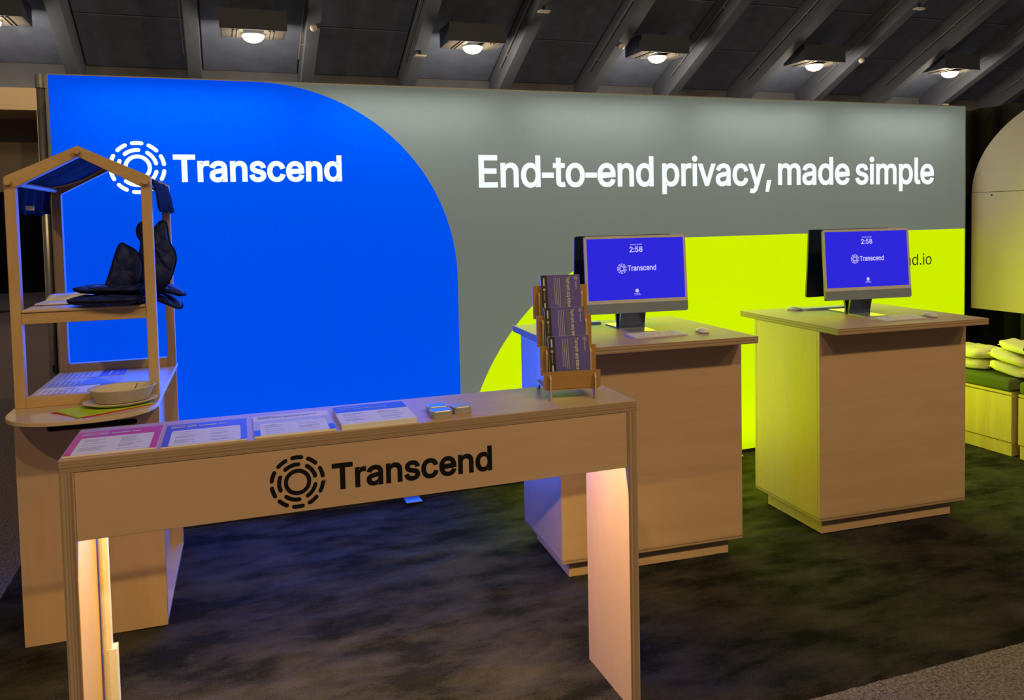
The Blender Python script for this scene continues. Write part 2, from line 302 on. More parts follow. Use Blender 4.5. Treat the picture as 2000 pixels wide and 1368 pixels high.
def plain(name, col, rough=0.6, metal=0.0, var=0.06, scale=30, spec=0.5, bmp=0.0):
    mt, nt, b = new_mat(name)
    v = coords(nt)
    f = noise_n(nt, v, scale)
    lo = tuple(max(0, c * (1 - var)) for c in col); hi = tuple(min(1, c * (1 + var)) for c in col)
    nt.links.new(ramp(nt, f, [(0.3, lo), (0.7, hi)]), b.inputs['Base Color'])
    b.inputs['Roughness'].default_value = rough; b.inputs['Metallic'].default_value = metal
    b.inputs['Specular IOR Level'].default_value = spec
    if bmp: nt.links.new(bump(nt, noise_n(nt, v, scale * 6), bmp, 0.002), b.inputs['Normal'])
    return mt

def emit(name, col, strength=1.0):
    mt, nt, b = new_mat(name)
    b.inputs['Base Color'].default_value = (0, 0, 0, 1)
    b.inputs['Emission Color'].default_value = (*col, 1)
    b.inputs['Emission Strength'].default_value = strength
    b.inputs['Specular IOR Level'].default_value = 0.1
    b.inputs['Roughness'].default_value = 0.8
    return mt

def wood(name, c0, c1, grain='z', rough=0.45, contrast=1.0, knots=False, scale=1.0):
    mt, nt, b = new_mat(name)
    st = {'x': (1.2, 9, 9), 'y': (9, 1.2, 9), 'z': (9, 9, 1.2)}[grain]
    v = coords(nt, tuple(s * scale for s in st))
    warp = noise_n(nt, v, 0.9, 3, 0.5, 1.6)
    fine = noise_n(nt, coords(nt, tuple(s * 7 * scale for s in st)), 1.0, 3)
    mixf = N(nt, 'ShaderNodeMath', operation='MULTIPLY_ADD')
    nt.links.new(fine, mixf.inputs[0]); mixf.inputs[1].default_value = 0.35
    nt.links.new(warp, mixf.inputs[2])
    d = tuple(c0[i] + (c1[i] - c0[i]) * 0.5 for i in range(3))
    colr = ramp(nt, mixf.outputs[0], [(0.42, c0), (0.68, d), (0.9, c1)])
    if knots:
        vo = N(nt, 'ShaderNodeTexVoronoi'); vo.inputs['Scale'].default_value = 3.1
        nt.links.new(coords(nt, (1, 1, 1)), vo.inputs['Vector'])
        k = ramp(nt, vo.outputs['Distance'], [(0.0, (0.22, 0.16, 0.1)), (0.022, (0.5, 0.42, 0.36)), (0.03, (1, 1, 1))])
        mx = N(nt, 'ShaderNodeMix', data_type='RGBA', blend_type='MULTIPLY')
        mx.inputs['Factor'].default_value = 1
        nt.links.new(colr, mx.inputs[6]); nt.links.new(k, mx.inputs[7])
        colr = mx.outputs[2]
    nt.links.new(colr, b.inputs['Base Color'])
    b.inputs['Roughness'].default_value = rough
    nt.links.new(bump(nt, fine, 0.06, 0.002), b.inputs['Normal'])
    return mt

def ply_edge(name, c0, c1, axis, pitch=0.0065):
    mt, nt, b = new_mat(name)
    tc = N(nt, 'ShaderNodeTexCoord'); sp = N(nt, 'ShaderNodeSeparateXYZ')
    nt.links.new(tc.outputs['Object'], sp.inputs[0])
    long_v = coords(nt, (3, 3, 3))
    wob = noise_n(nt, long_v, 2.0, 3)
    m1 = N(nt, 'ShaderNodeMath', operation='MULTIPLY'); m1.inputs[1].default_value = 1 / pitch
    nt.links.new(sp.outputs['XYZ'.index(axis)], m1.inputs[0])
    m2 = N(nt, 'ShaderNodeMath', operation='MULTIPLY_ADD'); m2.inputs[1].default_value = 0.35
    nt.links.new(wob, m2.inputs[0]); nt.links.new(m1.outputs[0], m2.inputs[2])
    nz = N(nt, 'ShaderNodeTexNoise', noise_dimensions='1D'); nz.inputs['Scale'].default_value = 1.0
    nz.inputs['Detail'].default_value = 1.5
    nt.links.new(m2.outputs[0], nz.inputs['W'])
    nt.links.new(ramp(nt, nz.outputs['Fac'], [(0.3, c0), (0.7, c1)]), b.inputs['Base Color'])
    b.inputs['Roughness'].default_value = 0.65
    return mt

BIRCH0, BIRCH1 = (0.505, 0.340, 0.228), (0.560, 0.388, 0.268)
PLY0, PLY1 = (0.25, 0.168, 0.110), (0.44, 0.312, 0.210)
M = {}
M['birch_x'] = wood('birch_ply_x', BIRCH0, BIRCH1, 'x')
M['birch_top'] = wood('birch_ply_top', BIRCH0, BIRCH1, 'x', rough=0.5)
M['birch_top'].node_tree.nodes['Principled BSDF'].inputs['Specular IOR Level'].default_value = 0.4
M['birch_z'] = wood('birch_ply_z', BIRCH0, BIRCH1, 'z')
M['birch_knots'] = wood('birch_ply_knots', BIRCH0, BIRCH1, 'x', knots=True)
M['pine_z'] = wood('pine_z', (0.50, 0.31, 0.14), (0.62, 0.43, 0.22), 'z', rough=0.5)
M['pine_x'] = wood('pine_x', (0.50, 0.31, 0.14), (0.62, 0.43, 0.22), 'x', rough=0.5)
M['maple'] = wood('pale_board', (0.58, 0.42, 0.26), (0.66, 0.50, 0.33), 'x', rough=0.4)
M['rack'] = wood('stained_ply', (0.36, 0.19, 0.06), (0.46, 0.26, 0.09), 'x', rough=0.45)
M['rack_edge'] = wood('stained_ply_edge', (0.5, 0.33, 0.15), (0.6, 0.42, 0.22), 'z', rough=0.5)
M['edge_z'] = ply_edge('ply_edge_z', PLY0, PLY1, 'Z')
M['edge_x'] = ply_edge('ply_edge_x', PLY0, PLY1, 'X')
M['black'] = plain('black_matte', (0.006, 0.006, 0.007), 0.8)
M['vinyl'] = plain('black_vinyl', (0.004, 0.004, 0.004), 0.6, spec=0.2)
M['alu'] = plain('brushed_aluminium', (0.42, 0.41, 0.40), 0.35, 0.8)
M['white_pl'] = plain('white_plastic', (0.78, 0.76, 0.74), 0.4)
M['paper'] = plain('white_paper', (0.80, 0.79, 0.80), 0.6, var=0.03)
M['grey_ink'] = plain('grey_ink', (0.36, 0.36, 0.40), 0.6)
M['navy_ink'] = plain('navy_ink', (0.012, 0.016, 0.06), 0.6)
M['blue_ink'] = plain('blue_ink', (0.03, 0.05, 0.42), 0.5)
M['violet_ink'] = plain('violet_ink', (0.10, 0.06, 0.45), 0.5)
M['plum_ink'] = plain('plum_ink', (0.105, 0.085, 0.42), 0.5)
M['dark_ink'] = plain('dark_ink', (0.018, 0.014, 0.018), 0.6)
M['pale_ink'] = plain('pale_ink', (0.62, 0.60, 0.62), 0.6)
M['olive_ink'] = plain('olive_ink', (0.17, 0.19, 0.12), 0.6)
M['lilac_ink'] = plain('lilac_ink', (0.55, 0.57, 0.80), 0.6)
def grad_ink():
    mt, nt, b = new_mat('magenta_red_ink')
    tc = N(nt, 'ShaderNodeTexCoord'); sp = N(nt, 'ShaderNodeSeparateXYZ')
    nt.links.new(tc.outputs['Generated'], sp.inputs[0])
    nt.links.new(ramp(nt, sp.outputs[0], [(0.0, (0.68, 0.04, 0.06)), (0.38, (0.55, 0.06, 0.22)), (0.75, (0.70, 0.03, 0.012)), (1.0, (0.66, 0.02, 0.005))]), b.inputs['Base Color'])
    b.inputs['Roughness'].default_value = 0.5
    return mt
M['red_ink'] = grad_ink()

# ================================================================== THE HALL
# ---- floor
def hall_carpet():
    mt, nt, b = new_mat('hall_carpet')
    v = coords(nt)
    f1 = noise_n(nt, v, 90, 3, 0.7); f2 = noise_n(nt, v, 320, 2, 0.6)
    a = N(nt, 'ShaderNodeMath', operation='MULTIPLY_ADD'); a.inputs[1].default_value = 0.6
    nt.links.new(f2, a.inputs[0]); nt.links.new(f1, a.inputs[2])
    nt.links.new(ramp(nt, a.outputs[0], [(0.55, (0.045, 0.036, 0.037)), (0.8, (0.25, 0.21, 0.25)), (1.0, (0.46, 0.40, 0.46))]), b.inputs['Base Color'])
    b.inputs['Roughness'].default_value = 1.0; b.inputs['Specular IOR Level'].default_value = 0.1
    nt.links.new(bump(nt, a.outputs[0], 0.9, 0.01), b.inputs['Normal'])
    return mt
M['hall_carpet'] = hall_carpet()
tag(obj('floor', box(-16, 26, -12, 26, -0.10, -0.012), M['hall_carpet']), kind='structure')

# ---- plush booth carpet, a real pile relief
def plush():
    mt, nt, b = new_mat('plush_pile')
    v = coords(nt)
    patch = noise_n(nt, coords(nt, (2.6, 5.5, 1)), 1.0, 5, 0.62, 0.12)
    fib = noise_n(nt, v, 140, 3, 0.7)
    a = N(nt, 'ShaderNodeMath', operation='MULTIPLY_ADD'); a.inputs[1].default_value = 0.30
    nt.links.new(fib, a.inputs[0]); nt.links.new(patch, a.inputs[2])
    nt.links.new(ramp(nt, a.outputs[0], [(0.54, (0.007, 0.007, 0.007)), (0.64, (0.038, 0.036, 0.037)), (0.90, (0.10, 0.092, 0.095))]), b.inputs['Base Color'])
    b.inputs['Roughness'].default_value = 1.0; b.inputs['Specular IOR Level'].default_value = 0.05
    b.inputs['Sheen Weight'].default_value = 0.04; b.inputs['Sheen Roughness'].default_value = 0.5
    nt.links.new(bump(nt, fib, 1.0, 0.02), b.inputs['Normal'])
    return mt
M['plush'] = plush()
def carpet_mesh():
    X0, X1, Y0, Y1, st = -0.985, 5.45, 2.12, 4.535, 0.022
    nx, ny = int((X1 - X0) / st), int((Y1 - Y0) / st)
    vs, fs = [], []
    for j in range(ny + 1):
        for i in range(nx + 1):
            x, y = X0 + (X1 - X0) * i / nx, Y0 + (Y1 - Y0) * j / ny
            h = 0.011 * noise.noise((x * 4.0, y * 9.0, 1.3)) + 0.007 * noise.noise((x * 11, y * 20, 4.1)) + 0.003 * noise.noise((x * 30, y * 45, 2.2))
            ed = min((y - Y0), (x - X0), 0.03) / 0.03
            z = -0.004 + h * 0.8
            if i == 0 or j == 0 or i == nx or j == ny: z = -0.012
            else: z = max(-0.0095, min(z, 0.004))
            wob = 0.006 * noise.noise((x * 25, y * 25, 9.0))
            vs.append((x + (wob if i == 0 else 0), y + (wob if j == 0 else 0), z))
    for j in range(ny):
        for i in range(nx):
            k = j * (nx + 1) + i
            fs.append((k, k + 1, k + nx + 2, k + nx + 1))
    me = bpy.data.meshes.new('booth_carpet'); me.from_pydata(vs, [], fs)
    return me
o = obj('booth_carpet', carpet_mesh(), M['plush'], smooth=True)
tag(o, 'dark charcoal plush carpet covering the booth floor under the desks', 'carpet')

# ---- roof: panels, beams, conduits
M['roof'] = plain('dark_roof_panel', (0.19, 0.235, 0.37), 0.8, var=0.15, scale=3)
M['beam'] = plain('dark_grey_beam', (0.14, 0.165, 0.23), 0.75, var=0.1, scale=2)
M['conduit'] = plain('grey_conduit', (0.30, 0.30, 0.30), 0.5, 0.3)
SL = 0.5007
def zb(y): return 4.6 - SL * (y - 14.0)          # underside of the beams
OFF = 0.575
ceiling = obj('ceiling', prism([(15.75, zb(15.75) + OFF + 0.05), (15.75, zb(15.75) + OFF + 0.25), (2.0, zb(2.0) + OFF + 0.25), (2.0, zb(2.0) + OFF + 0.05)], 'x', -14, 24), M['roof'])
tag(ceiling, kind='structure')
BX = [-2.375 + 1.872 * k for k in range(-5, 14)]
beam_me = None
for bx in BX:
    if beam_me is None:
        bm = prism([(15.62, zb(15.62)), (15.62, zb(15.62) + OFF + 0.08), (2.0, zb(2.0) + OFF + 0.08), (2.0, zb(2.0))], 'x', 0, 0.21)
        ob = obj('beam', bm, M['beam'], ceiling); beam_me = ob.data
    else:
        ob = bpy.data.objects.new('beam', beam_me); COL.objects.link(ob); ob.parent = ceiling
    ob.location.x = bx
ang = math.atan(SL)
pan_me = None; con_me = None
for k, bx in enumerate(BX[:-1]):
    for r in range(8):
        y1 = 15.58 - r * 1.22
        if pan_me is None:
            L = 1.20
            bm = prism([(0, 0), (0, 0.06), (-L, 0.06 + SL * L), (-L, SL * L)], 'x', 0.225, 1.857, 0.012)
            ob = obj('roof_panel', bm, M['roof'], ceiling); pan_me = ob.data
        else:
            ob = bpy.data.objects.new('roof_panel', pan_me); COL.objects.link(ob); ob.parent = ceiling
        ob.location = (bx, y1, zb(y1) + OFF - 0.01)
    if con_me is None:
        bm = tube([(-0.05, 14.75, zb(14.75) + 0.26), (-0.05, 6.0, zb(6.0) + 0.26)], 0.014, 6)
        for yy in (14.4, 12.9, 11.4):
            add_box(bm, -0.055, 0.01, yy - 0.02, yy + 0.02, zb(yy) + 0.25, zb(yy) + 0.29)
        ob = obj('conduit', bm, M['conduit'], ceiling); con_me = ob.data
    else:
        ob = bpy.data.objects.new('conduit', con_me); COL.objects.link(ob); ob.parent = ceiling
    ob.location.x = bx

# ---- end wall with its portal
M['soffit'] = plain('grey_soffit_paint', (0.17, 0.18, 0.22), 0.8, scale=2)
M['beige'] = plain('beige_paint', (0.62, 0.46, 0.28), 0.7, scale=2, var=0.04)
M['taupe'] = plain('taupe_paint', (0.22, 0.175, 0.14), 0.8, scale=2)
bm = bmesh.new()
add_box(bm, -14, 24, 15.6, 15.9, 3.96, 4.75)
add_box(bm, -2.87, 24, 15.6, 15.9, -0.012, 3.96)
wall_back = tag(obj('wall_back', bm, M['soffit']), kind='structure')
bm = bmesh.new()
add_box(bm, -14, -2.86, 15.55, 15.9, 3.59, 3.96)
add_box(bm, -2.93, -2.86, 15.55, 15.9, -0.012, 3.59)
tag(obj('trim_1', bm, M['beige']), kind='structure')
bm = bmesh.new()
add_box(bm, -14, -2.87, 17.0, 17.15, 2.28, 3.75)
add_box(bm, -2.93, -2.87, 15.9, 17.15, -0.012, 3.59)
tag(obj('wall_portal', bm, M['taupe']), kind='structure')
tag(obj('ceiling_portal', box(-14, -2.935, 15.9, 16.995, 3.595, 3.75), M['beige']), kind='structure')

# ---- drapes
M['drape'] = plain('black_drape', (0.012, 0.012, 0.011), 0.9, scale=60)
def drape(name, p0, p1, z0, z1, amp, pitch, label):
    p0, p1 = Vector((*p0, 0)), Vector((*p1, 0))
    d = (p1 - p0); L = d.length; d.normalize(); nrm = Vector((-d.y, d.x, 0))
    n = int(L / pitch * 8)
    rows = []
    for zz, k in ((z0, 1.25), (z0 + (z1 - z0) * 0.5, 1.0), (z1 - 0.05, 0.8), (z1, 0.7)):
        rows.append([tuple(p0 + d * (L * i / n) + nrm * (k * amp * (sin(2 * pi * L * i / n / pitch + 0.9 * sin(i * 0.13 + zz)) + 0.4 * sin(i * 0.31))) + Vector((0, 0, zz))) for i in range(n + 1)])
    o = obj(name, loft(rows, False, False, closed=False), M['drape'], smooth=True)
    sm = o.modifiers.new('thickness', 'SOLIDIFY'); sm.thickness = 0.004
    return tag(o, label, 'curtain')
drape('drape', (5.52, 1.5), (5.52, 4.92), -0.012, 2.37, 0.035, 0.22, 'black pleated drape hanging behind the rounded panel and the bench')
drape('drape', (-12, 23.2), (-1.5, 23.2), -0.012, 2.75, 0.06, 0.5, 'far black drape across the portal at the hall end')
drape('drape', (-0.862, 4.985), (5.36, 4.985), -0.012, 2.36, 0.02, 0.2, 'black drape hung on the upright pipe behind the light wall')
# dark carpet runner in the far aisle
o = obj('aisle_runner', prism([(-12, 17.4), (-4.3, 17.4), (-3.95, 18.1), (-5.2, 19.0), (-12, 19.0)], 'z', -0.012, -0.004), M['black'])
tag(o, 'black runner lying on the hall carpet in the far aisle', 'carpet')

# ---- ceiling lamps
M['lamp_case'] = plain('lamp_housing', (0.060, 0.072, 0.115), 0.7)
M['louver'] = plain('lamp_louver', (0.10, 0.095, 0.09), 0.5)
M['bulb'] = emit('lamp_bulb', (1.0, 0.80, 0.42), 4.0)
lab = ['leftmost ceiling lamp, cut by the edge of the picture', 'boxy ceiling lamp above the white brand name on blue',
       'boxy ceiling lamp above the top of the blue curve', 'boxy ceiling lamp above the words end privacy',
       'boxy ceiling lamp above the word made', 'rightmost boxy ceiling lamp above the word simple']
for i in range(6):
    lx = 0.53 + 3.70 * (i - 1)
    ly = 13.78
    t = empty('ceiling_lamp', (lx, ly, 4.66))
    tag(t, lab[i], 'lamp', 'row of boxy ceiling lamps')
    bm = bmesh.new()
    add_box(bm, -0.51, 0.51, -0.33, -0.31, 0, 0.32); add_box(bm, -0.51, 0.51, 0.31, 0.33, 0, 0.32)
    add_box(bm, -0.51, -0.49, -0.31, 0.31, 0, 0.32); add_box(bm, 0.49, 0.51, -0.31, 0.31, 0, 0.32)
    add_box(bm, -0.49, 0.49, -0.31, 0.31, 0.30, 0.32)
    obj('housing', bm, M['lamp_case'], t)
    for sx in (-0.3, 0.3): obj('hanger_rod', tube([(sx, 0.2, 0.321), (sx, 0.2, 0.55)], 0.012, 6), M['lamp_case'], t)
    for s in (-1, 1):
        bm = bmesh.new()
        add_box(bm, min(s * 0.16, s * 0.48), max(s * 0.16, s * 0.48), -0.30, 0.30, 0.005, 0.02)
        for q in (0.24, 0.30): add_box(bm, s * q - 0.012, s * q + 0.012, -0.29, 0.29, -0.012, 0.006)
        obj('louver', bm, M['louver'], t)
    rings = []
    for a in range(7):
        th = pi / 2 * a / 6
        rings.append([(0.175 * cos(th) * cos(2 * pi * k / 20), 0.175 * cos(th) * sin(2 * pi * k / 20), -0.02 - 0.12 * sin(th)) for k in range(20)])
    rings[-1] = [(0.01 * cos(2 * pi * k / 20), 0.01 * sin(2 * pi * k / 20), -0.14) for k in range(20)]
    obj('bulb', loft(rings), M['bulb'], t, smooth=True)
    point_light('lamp_light', (lx, ly, 4.36), 50, (1.0, 0.80, 0.55), 0.12)

# ---- detectors and small boxes under the beams
def detector(x, y, label):
    t = empty('smoke_detector', (x, y, zb(y)))
    tag(t, label, 'detector', 'detectors under the beams')
    rings = [[(r * cos(2 * pi * k / 14), r * sin(2 * pi * k / 14), z) for k in range(14)] for r, z in ((0.045, 0.02), (0.058, -0.02), (0.058, -0.045), (0.038, -0.075), (0.014, -0.085))]
    obj('body', loft(rings), M['white_pl'], t, smooth=True)
    obj('stem', tube([(0, 0, -0.02), (0, 0, 0.06)], 0.03, 8), M['beam'], t)
detector(1.47, 13.60, 'white dome detector on the beam right of the second lamp')
detector(7.09, 13.62, 'white dome detector on the beam left of the fourth lamp')
detector(12.72, 13.63, 'white dome detector on the beam between the two rightmost lamps')
def tagbox(x, y, label):
    t = empty('indicator_box', (x, y, zb(y)))
    tag(t, label, 'fixture', 'small boxes under the beams')
    obj('plate', box(-0.10, 0.10, -0.06, 0.06, -0.10, -0.07, 0.006), M['white_pl'], t)
    obj('stem', tube([(0, 0, -0.08), (0, 0, 0.06)], 0.025, 8), M['black'], t)
tagbox(3.34, 14.04, 'small flat white box on the beam left of the third lamp')
tagbox(5.22, 12.84, 'small flat white box high on the beam right of the third lamp')
tagbox(12.70, 12.12, 'small flat pale box near the top of the picture, right of the fifth lamp')

# ---- upright pipe at the booth corner
t = empty('drape_upright', (-0.905, 4.93, -0.012))
tag(t, 'grey metal upright pipe at the left end of the blue light wall', 'pole')
obj('pipe', tube([(0, 0, 0), (0, 0, 2.42)], 0.021, 16), M['alu'], t, smooth=True)
bm = bmesh.new(); add_tube(bm, [(0, 0, 2.36), (0, 0, 2.43)], 0.026, 14)
obj('collar', bm, M['alu'], t)
obj('lock_slot', box(-0.004, 0.006, -0.0235, -0.018, 0.83, 0.87), M['black'], t)
obj('foot_plate', box(-0.13, 0.018, -0.12, 0.05, 0.0, 0.008, 0.002), M['alu'], t)

# ================================================================== LIGHT WALL
WX0, WX1, WY, WZ = -0.800, 5.204, 4.540, 2.357
def lit_fabric(name, col, strength, trans):
    mt, nt, b = new_mat(name)
    nt.nodes.remove(b)
    out = [n for n in nt.nodes if n.type == 'OUTPUT_MATERIAL'][0]
    v = coords(nt)
    e = N(nt, 'ShaderNodeEmission'); e.inputs[0].default_value = (*col, 1); e.inputs[1].default_value = strength
    tr = N(nt, 'ShaderNodeBsdfTranslucent'); tr.inputs[0].default_value = (*trans, 1)
    df = N(nt, 'ShaderNodeBsdfDiffuse'); df.inputs[0].default_value = (*[c * 0.12 for c in trans], 1)
    h = noise_n(nt, coords(nt, (7, 1, 1.3)), 1.6, 3, 0.5)
    bn = bump(nt, h, 0.35, 0.02)
    nt.links.new(bn, tr.inputs['Normal'])
    a1 = N(nt, 'ShaderNodeAddShader'); a2 = N(nt, 'ShaderNodeAddShader')
    nt.links.new(e.outputs[0], a1.inputs[0]); nt.links.new(tr.outputs[0], a1.inputs[1])
    nt.links.new(a1.outputs[0], a2.inputs[0]); nt.links.new(df.outputs[0], a2.inputs[1])
    nt.links.new(a2.outputs[0], out.inputs['Surface'])
    return mt
M['lit_blue'] = lit_fabric('backlit_blue_print', (0.0, 0.062, 0.76), 1.0, (0.0, 0.16, 0.85))
M['lit_grey'] = lit_fabric('backlit_grey_print', (0.108, 0.123, 0.106), 1.0, (0.42, 0.50, 0.46))
M['lit_lime'] = lit_fabric('backlit_lime_print', (0.55, 0.78, 0.0), 1.0, (0.70, 0.90, 0.0))
M['lit_white'] = emit('backlit_white_print', (0.93, 1.0, 1.0), 1.0)
M['wall_text_dark'] = plain('olive_print', (0.05, 0.06, 0.0), 0.8)
wall = empty('light_wall', (WX0 + (WX1 - WX0) / 2, WY, 0))
tag(wall, 'long backlit fabric wall in blue, grey and lime with white lettering', 'light wall')
cxw = wall.location.x
def wl(pts): return [(p[0] - cxw, p[1]) for p in pts]
BR, BCX, BCZ = 1.10, 0.17, 1.257
LR, LCX, LCZ = 1.44, 2.715, 0.012
blue_arc = [(BCX + BR * cos(a), BCZ + BR * sin(a)) for a in [pi / 2 * k / 40 for k in range(41)]]       # from right to top
lime_arc = [(LCX + LR * cos(a), LCZ + LR * sin(a)) for a in [pi / 2 + pi / 2 * k / 40 for k in range(41)]]  # from top to left
bot = 0.010
blue = [(WX0, bot), (BCX + BR, bot)] + blue_arc + [(WX0, WZ)]
lime = [(LCX - LR, bot), (WX1, bot), (WX1, LCZ + LR)] + lime_arc[:-1]
grey = [(BCX + BR, bot)] + blue_arc + [(WX1, WZ), (WX1, LCZ + LR)] + lime_arc[:-1] + [(LCX - LR, bot)]
for nme, poly, mk in (('blue_panel', blue, 'lit_blue'), ('grey_panel', grey, 'lit_grey'), ('lime_panel', lime, 'lit_lime')):
    obj(nme, upright(fill_mesh(nme, [wl(poly)]), 0.0), M[mk], wall)
bm = bmesh.new()
hw = (WX1 - WX0) / 2
DP = 0.26
add_box(bm, -hw - 0.006, hw + 0.006, 0.001, DP, WZ, WZ + 0.006); add_box(bm, -hw - 0.006, hw + 0.006, 0.021, DP, -0.012, 0.006)
add_box(bm, -hw - 0.006, -hw, -0.002, DP, -0.012, WZ + 0.006); add_box(bm, hw, hw + 0.006, -0.002, DP, -0.012, WZ + 0.006)
obj('frame', bm, M['alu'], wall)
obj('bottom_shade_strip', box(-hw - 0.006, hw + 0.006, -0.001, 0.02, -0.012, 0.0095), M['black'], wall)  # added black strip, stands in for the shadow where wall meets carpet
obj('back_cover', box(-hw - 0.012, hw + 0.004, DP, DP + 0.02, 0.006, WZ + 0.004), M['black'], wall)
obj('top_clip', box(5.02 - cxw, 5.08 - cxw, 0.03, 0.08, WZ + 0.006, WZ + 0.022, 0.003), M['white_pl'], wall)
def wtext(nme, body, x0, x1, base, cap, off, mk, track=0):
    me = fill_mesh(nme, text_loops(body, x0 - cxw, x1 - cxw, base, cap, track), 0.0006, off)
    return obj(nme, upright(me, -0.002), M[mk], wall)
me = fill_mesh('wall_logo', logo_loops(-0.413 - cxw, 1.900, 0.139), 0.0006)
obj('wall_logo', upright(me, -0.002), M['lit_white'], wall)
wtext('brand_lettering', 'Transcend', -0.239, 0.612, 1.831, 0.131, 0.0062, 'lit_white')
wtext('headline_lettering', 'End-to-end privacy,', 1.418, 3.466, 1.790, 0.180, 0.0058, 'lit_white', -8)
wtext('headline_lettering', 'made simple', 3.534, 4.894, 1.792, 0.180, 0.0058, 'lit_white', -8)
wtext('web_address_lettering', 'transcend.io', 4.225, 4.882, 1.197, 0.081, 0.0, 'wall_text_dark')
for fx in (0.95, 3.1):
    obj('foot_plate', box(fx - cxw - 0.046, fx - cxw + 0.046, -0.13, 0.0, 0.004, 0.011, 0.002), M['alu'], wall)
# LED strips inside the light box, in runs with gaps between them
for kx in range(5):
    x = WX0 + 0.62 + kx * 1.19
    area_light('light_box_led', (x, WY + 0.20, WZ - 0.03), (x, WY + 0.16, WZ - 0.6), 0.98, 0.03, 1.3, (1, 1, 1))
    area_light('light_box_led', (x, WY + 0.20, 0.05), (x, WY + 0.16, 0.6), 0.98, 0.03, 0.7, (1, 1, 1))

# added fill lamps before each printed field, boosting the light box's spill
def box_fill(x0, x1, z0, z1, power, col, spread=180):
    o = area_light('added_box_fill', ((x0 + x1) / 2, WY - 0.012, (z0 + z1) / 2), ((x0 + x1) / 2, WY - 1.0, (z0 + z1) / 2), x1 - x0, z1 - z0, power, col, radians(spread))
box_fill(WX0 + 0.02, 1.18, 0.05, 2.25, 50, (0.02, 0.12, 1.0), 125)
box_fill(1.55, 4.85, 0.05, 1.42, 48, (0.72, 1.0, 0.0), 150)
box_fill(1.30, WX1 - 0.02, 1.48, 2.33, 5, (0.85, 1.0, 0.92))

# ---- rounded panel on the right
M['cream'] = plain('cream_panel', (0.74, 0.58, 0.46), 0.55, var=0.03, scale=4)
arch = empty('rounded_panel', (5.27, 3.55, 0))
tag(arch, 'cream rounded panel on the right of the light wall above the bench', 'panel')
def arch_poly(y0, y1, z0, zs, zt):
    c, r = (y0 + y1) / 2, (y1 - y0) / 2
    return [(y0, z0), (y1, z0)] + [(c + r * cos(a), zs + (zt - zs) * sin(a)) for a in [pi * k / 40 for k in range(41)]]
P = [(p[0] - 3.55, p[1]) for p in arch_poly(2.56, 4.54, 0.853, 1.70, 2.41)]
lower = [p for p in P if p[1] <= 1.7195] + []
lo = [(-0.99, 0.853), (0.99, 0.853), (0.99, 1.717), (-0.99, 1.717)]
hi = [(0.99, 1.720)] + [p for p in P[2:] if p[1] > 1.72] + [(-0.99, 1.720)]
obj('lower_board', prism(lo, 'x', 0, 0.03, 0.002), M['cream'], arch)
obj('upper_board', prism(hi, 'x', 0, 0.03, 0.002), M['cream'], arch)
obj('screw', tube([(-0.003, 0.82, 1.695), (0.004, 0.82, 1.695)], 0.006, 8), M['black'], arch)
for q in (0.58, -0.58): obj('support_post', box(0.031, 0.08, q - 0.03, q + 0.03, 0.0, 1.9, 0.002), M['black'], arch)

# ================================================================== FRONT DESK
def framed(yw, lx, ly, lz=0.0):
    """world point of a point given in a frame turned by yw about the origin"""
    return (cos(yw) * lx - sin(yw) * ly, sin(yw) * lx + cos(yw) * ly, lz)

DYAW = -0.0077
DX0, DX1, DYF, DYB, DT, DTH, DBT = -0.439, 1.1978, 2.2759, 2.6034, 1.0116, 0.0343, 0.7972
dcx, dcy = (DX0 + DX1) / 2, (DYF + DYB) / 2
desk = empty('reception_desk', framed(DYAW, dcx, dcy), DYAW)
tag(desk, 'long birch plywood desk in the foreground with a black logo on its front', 'desk')
hx, hy = (DX1 - DX0) / 2, (DYB - DYF) / 2
obj('desktop', ply_slots(box(-hx, hx, -hy, hy, DT - DTH, DT, 0.0012), 2), [M['birch_top'], M['edge_z']], desk)
for s in (-1, 1):
    x0, x1 = (-hx, -hx + DTH) if s < 0 else (hx - DTH, hx)
    obj('leg', ply_slots(box(x0, x1, -hy, hy, 0.0, DT - DTH - 0.0005, 0.0012), 0), [M['birch_z'], M['edge_x']], desk)
obj('front_panel', box(-hx + DTH + 0.0005, hx - DTH - 0.0005, -hy + 0.003, -hy + 0.021, DBT, DT - DTH - 0.0008, 0.001), M['birch_knots'], desk)
obj('back_panel', box(-hx + DTH + 0.0005, hx - DTH - 0.0005, hy - 0.021, hy - 0.003, DBT, DT - DTH - 0.0008, 0.001), M['birch_x'], desk)
me = fill_mesh('front_logo', logo_loops(0.145 - dcx, 0.882, 0.0765), 0.0004)
obj('front_logo', upright(me, -hy + 0.0024), M['vinyl'], desk)
me = fill_mesh('front_lettering', text_loops('Transcend', 0.242 - dcx, 0.708 - dcx, 0.8485, 0.0695), 0.0004, 0.0029)
obj('front_lettering', upright(me, -hy + 0.0024), M['vinyl'], desk)
M['led'] = emit('warm_led', (1.0, 0.62, 0.30), 6.0)
obj('led_strip', box(-hx + 0.15, hx - 0.15, -hy + 0.055, -hy + 0.067, DT - DTH - 0.008, DT - DTH - 0.001), M['led'], desk)
lp = framed(DYAW, dcx, dcy - hy + 0.061)
lo_ = area_light('desk_led_light', (lp[0], lp[1], DT - DTH - 0.012), (lp[0], lp[1] + 0.001, 0), 2 * hx - 0.32, 0.012, 21, (1.0, 0.68, 0.18))
lo_.rotation_euler = (0, 0, DYAW)
race = empty('cable_raceway', framed(DYAW, DX0 + DTH + 0.016, DYB - 0.045), DYAW)
tag(race, 'white plastic cable cover in two lengths on the inside of the left desk leg', 'cable cover')
def half_round(wd, dp):
    return [(-wd / 2, -dp / 2)] + [(wd / 2 * -cos(a) * 1.0, -dp / 2 + dp * sin(a) ** 0.6) for a in [pi * k / 10 for k in range(1, 10)]] + [(wd / 2, -dp / 2)]
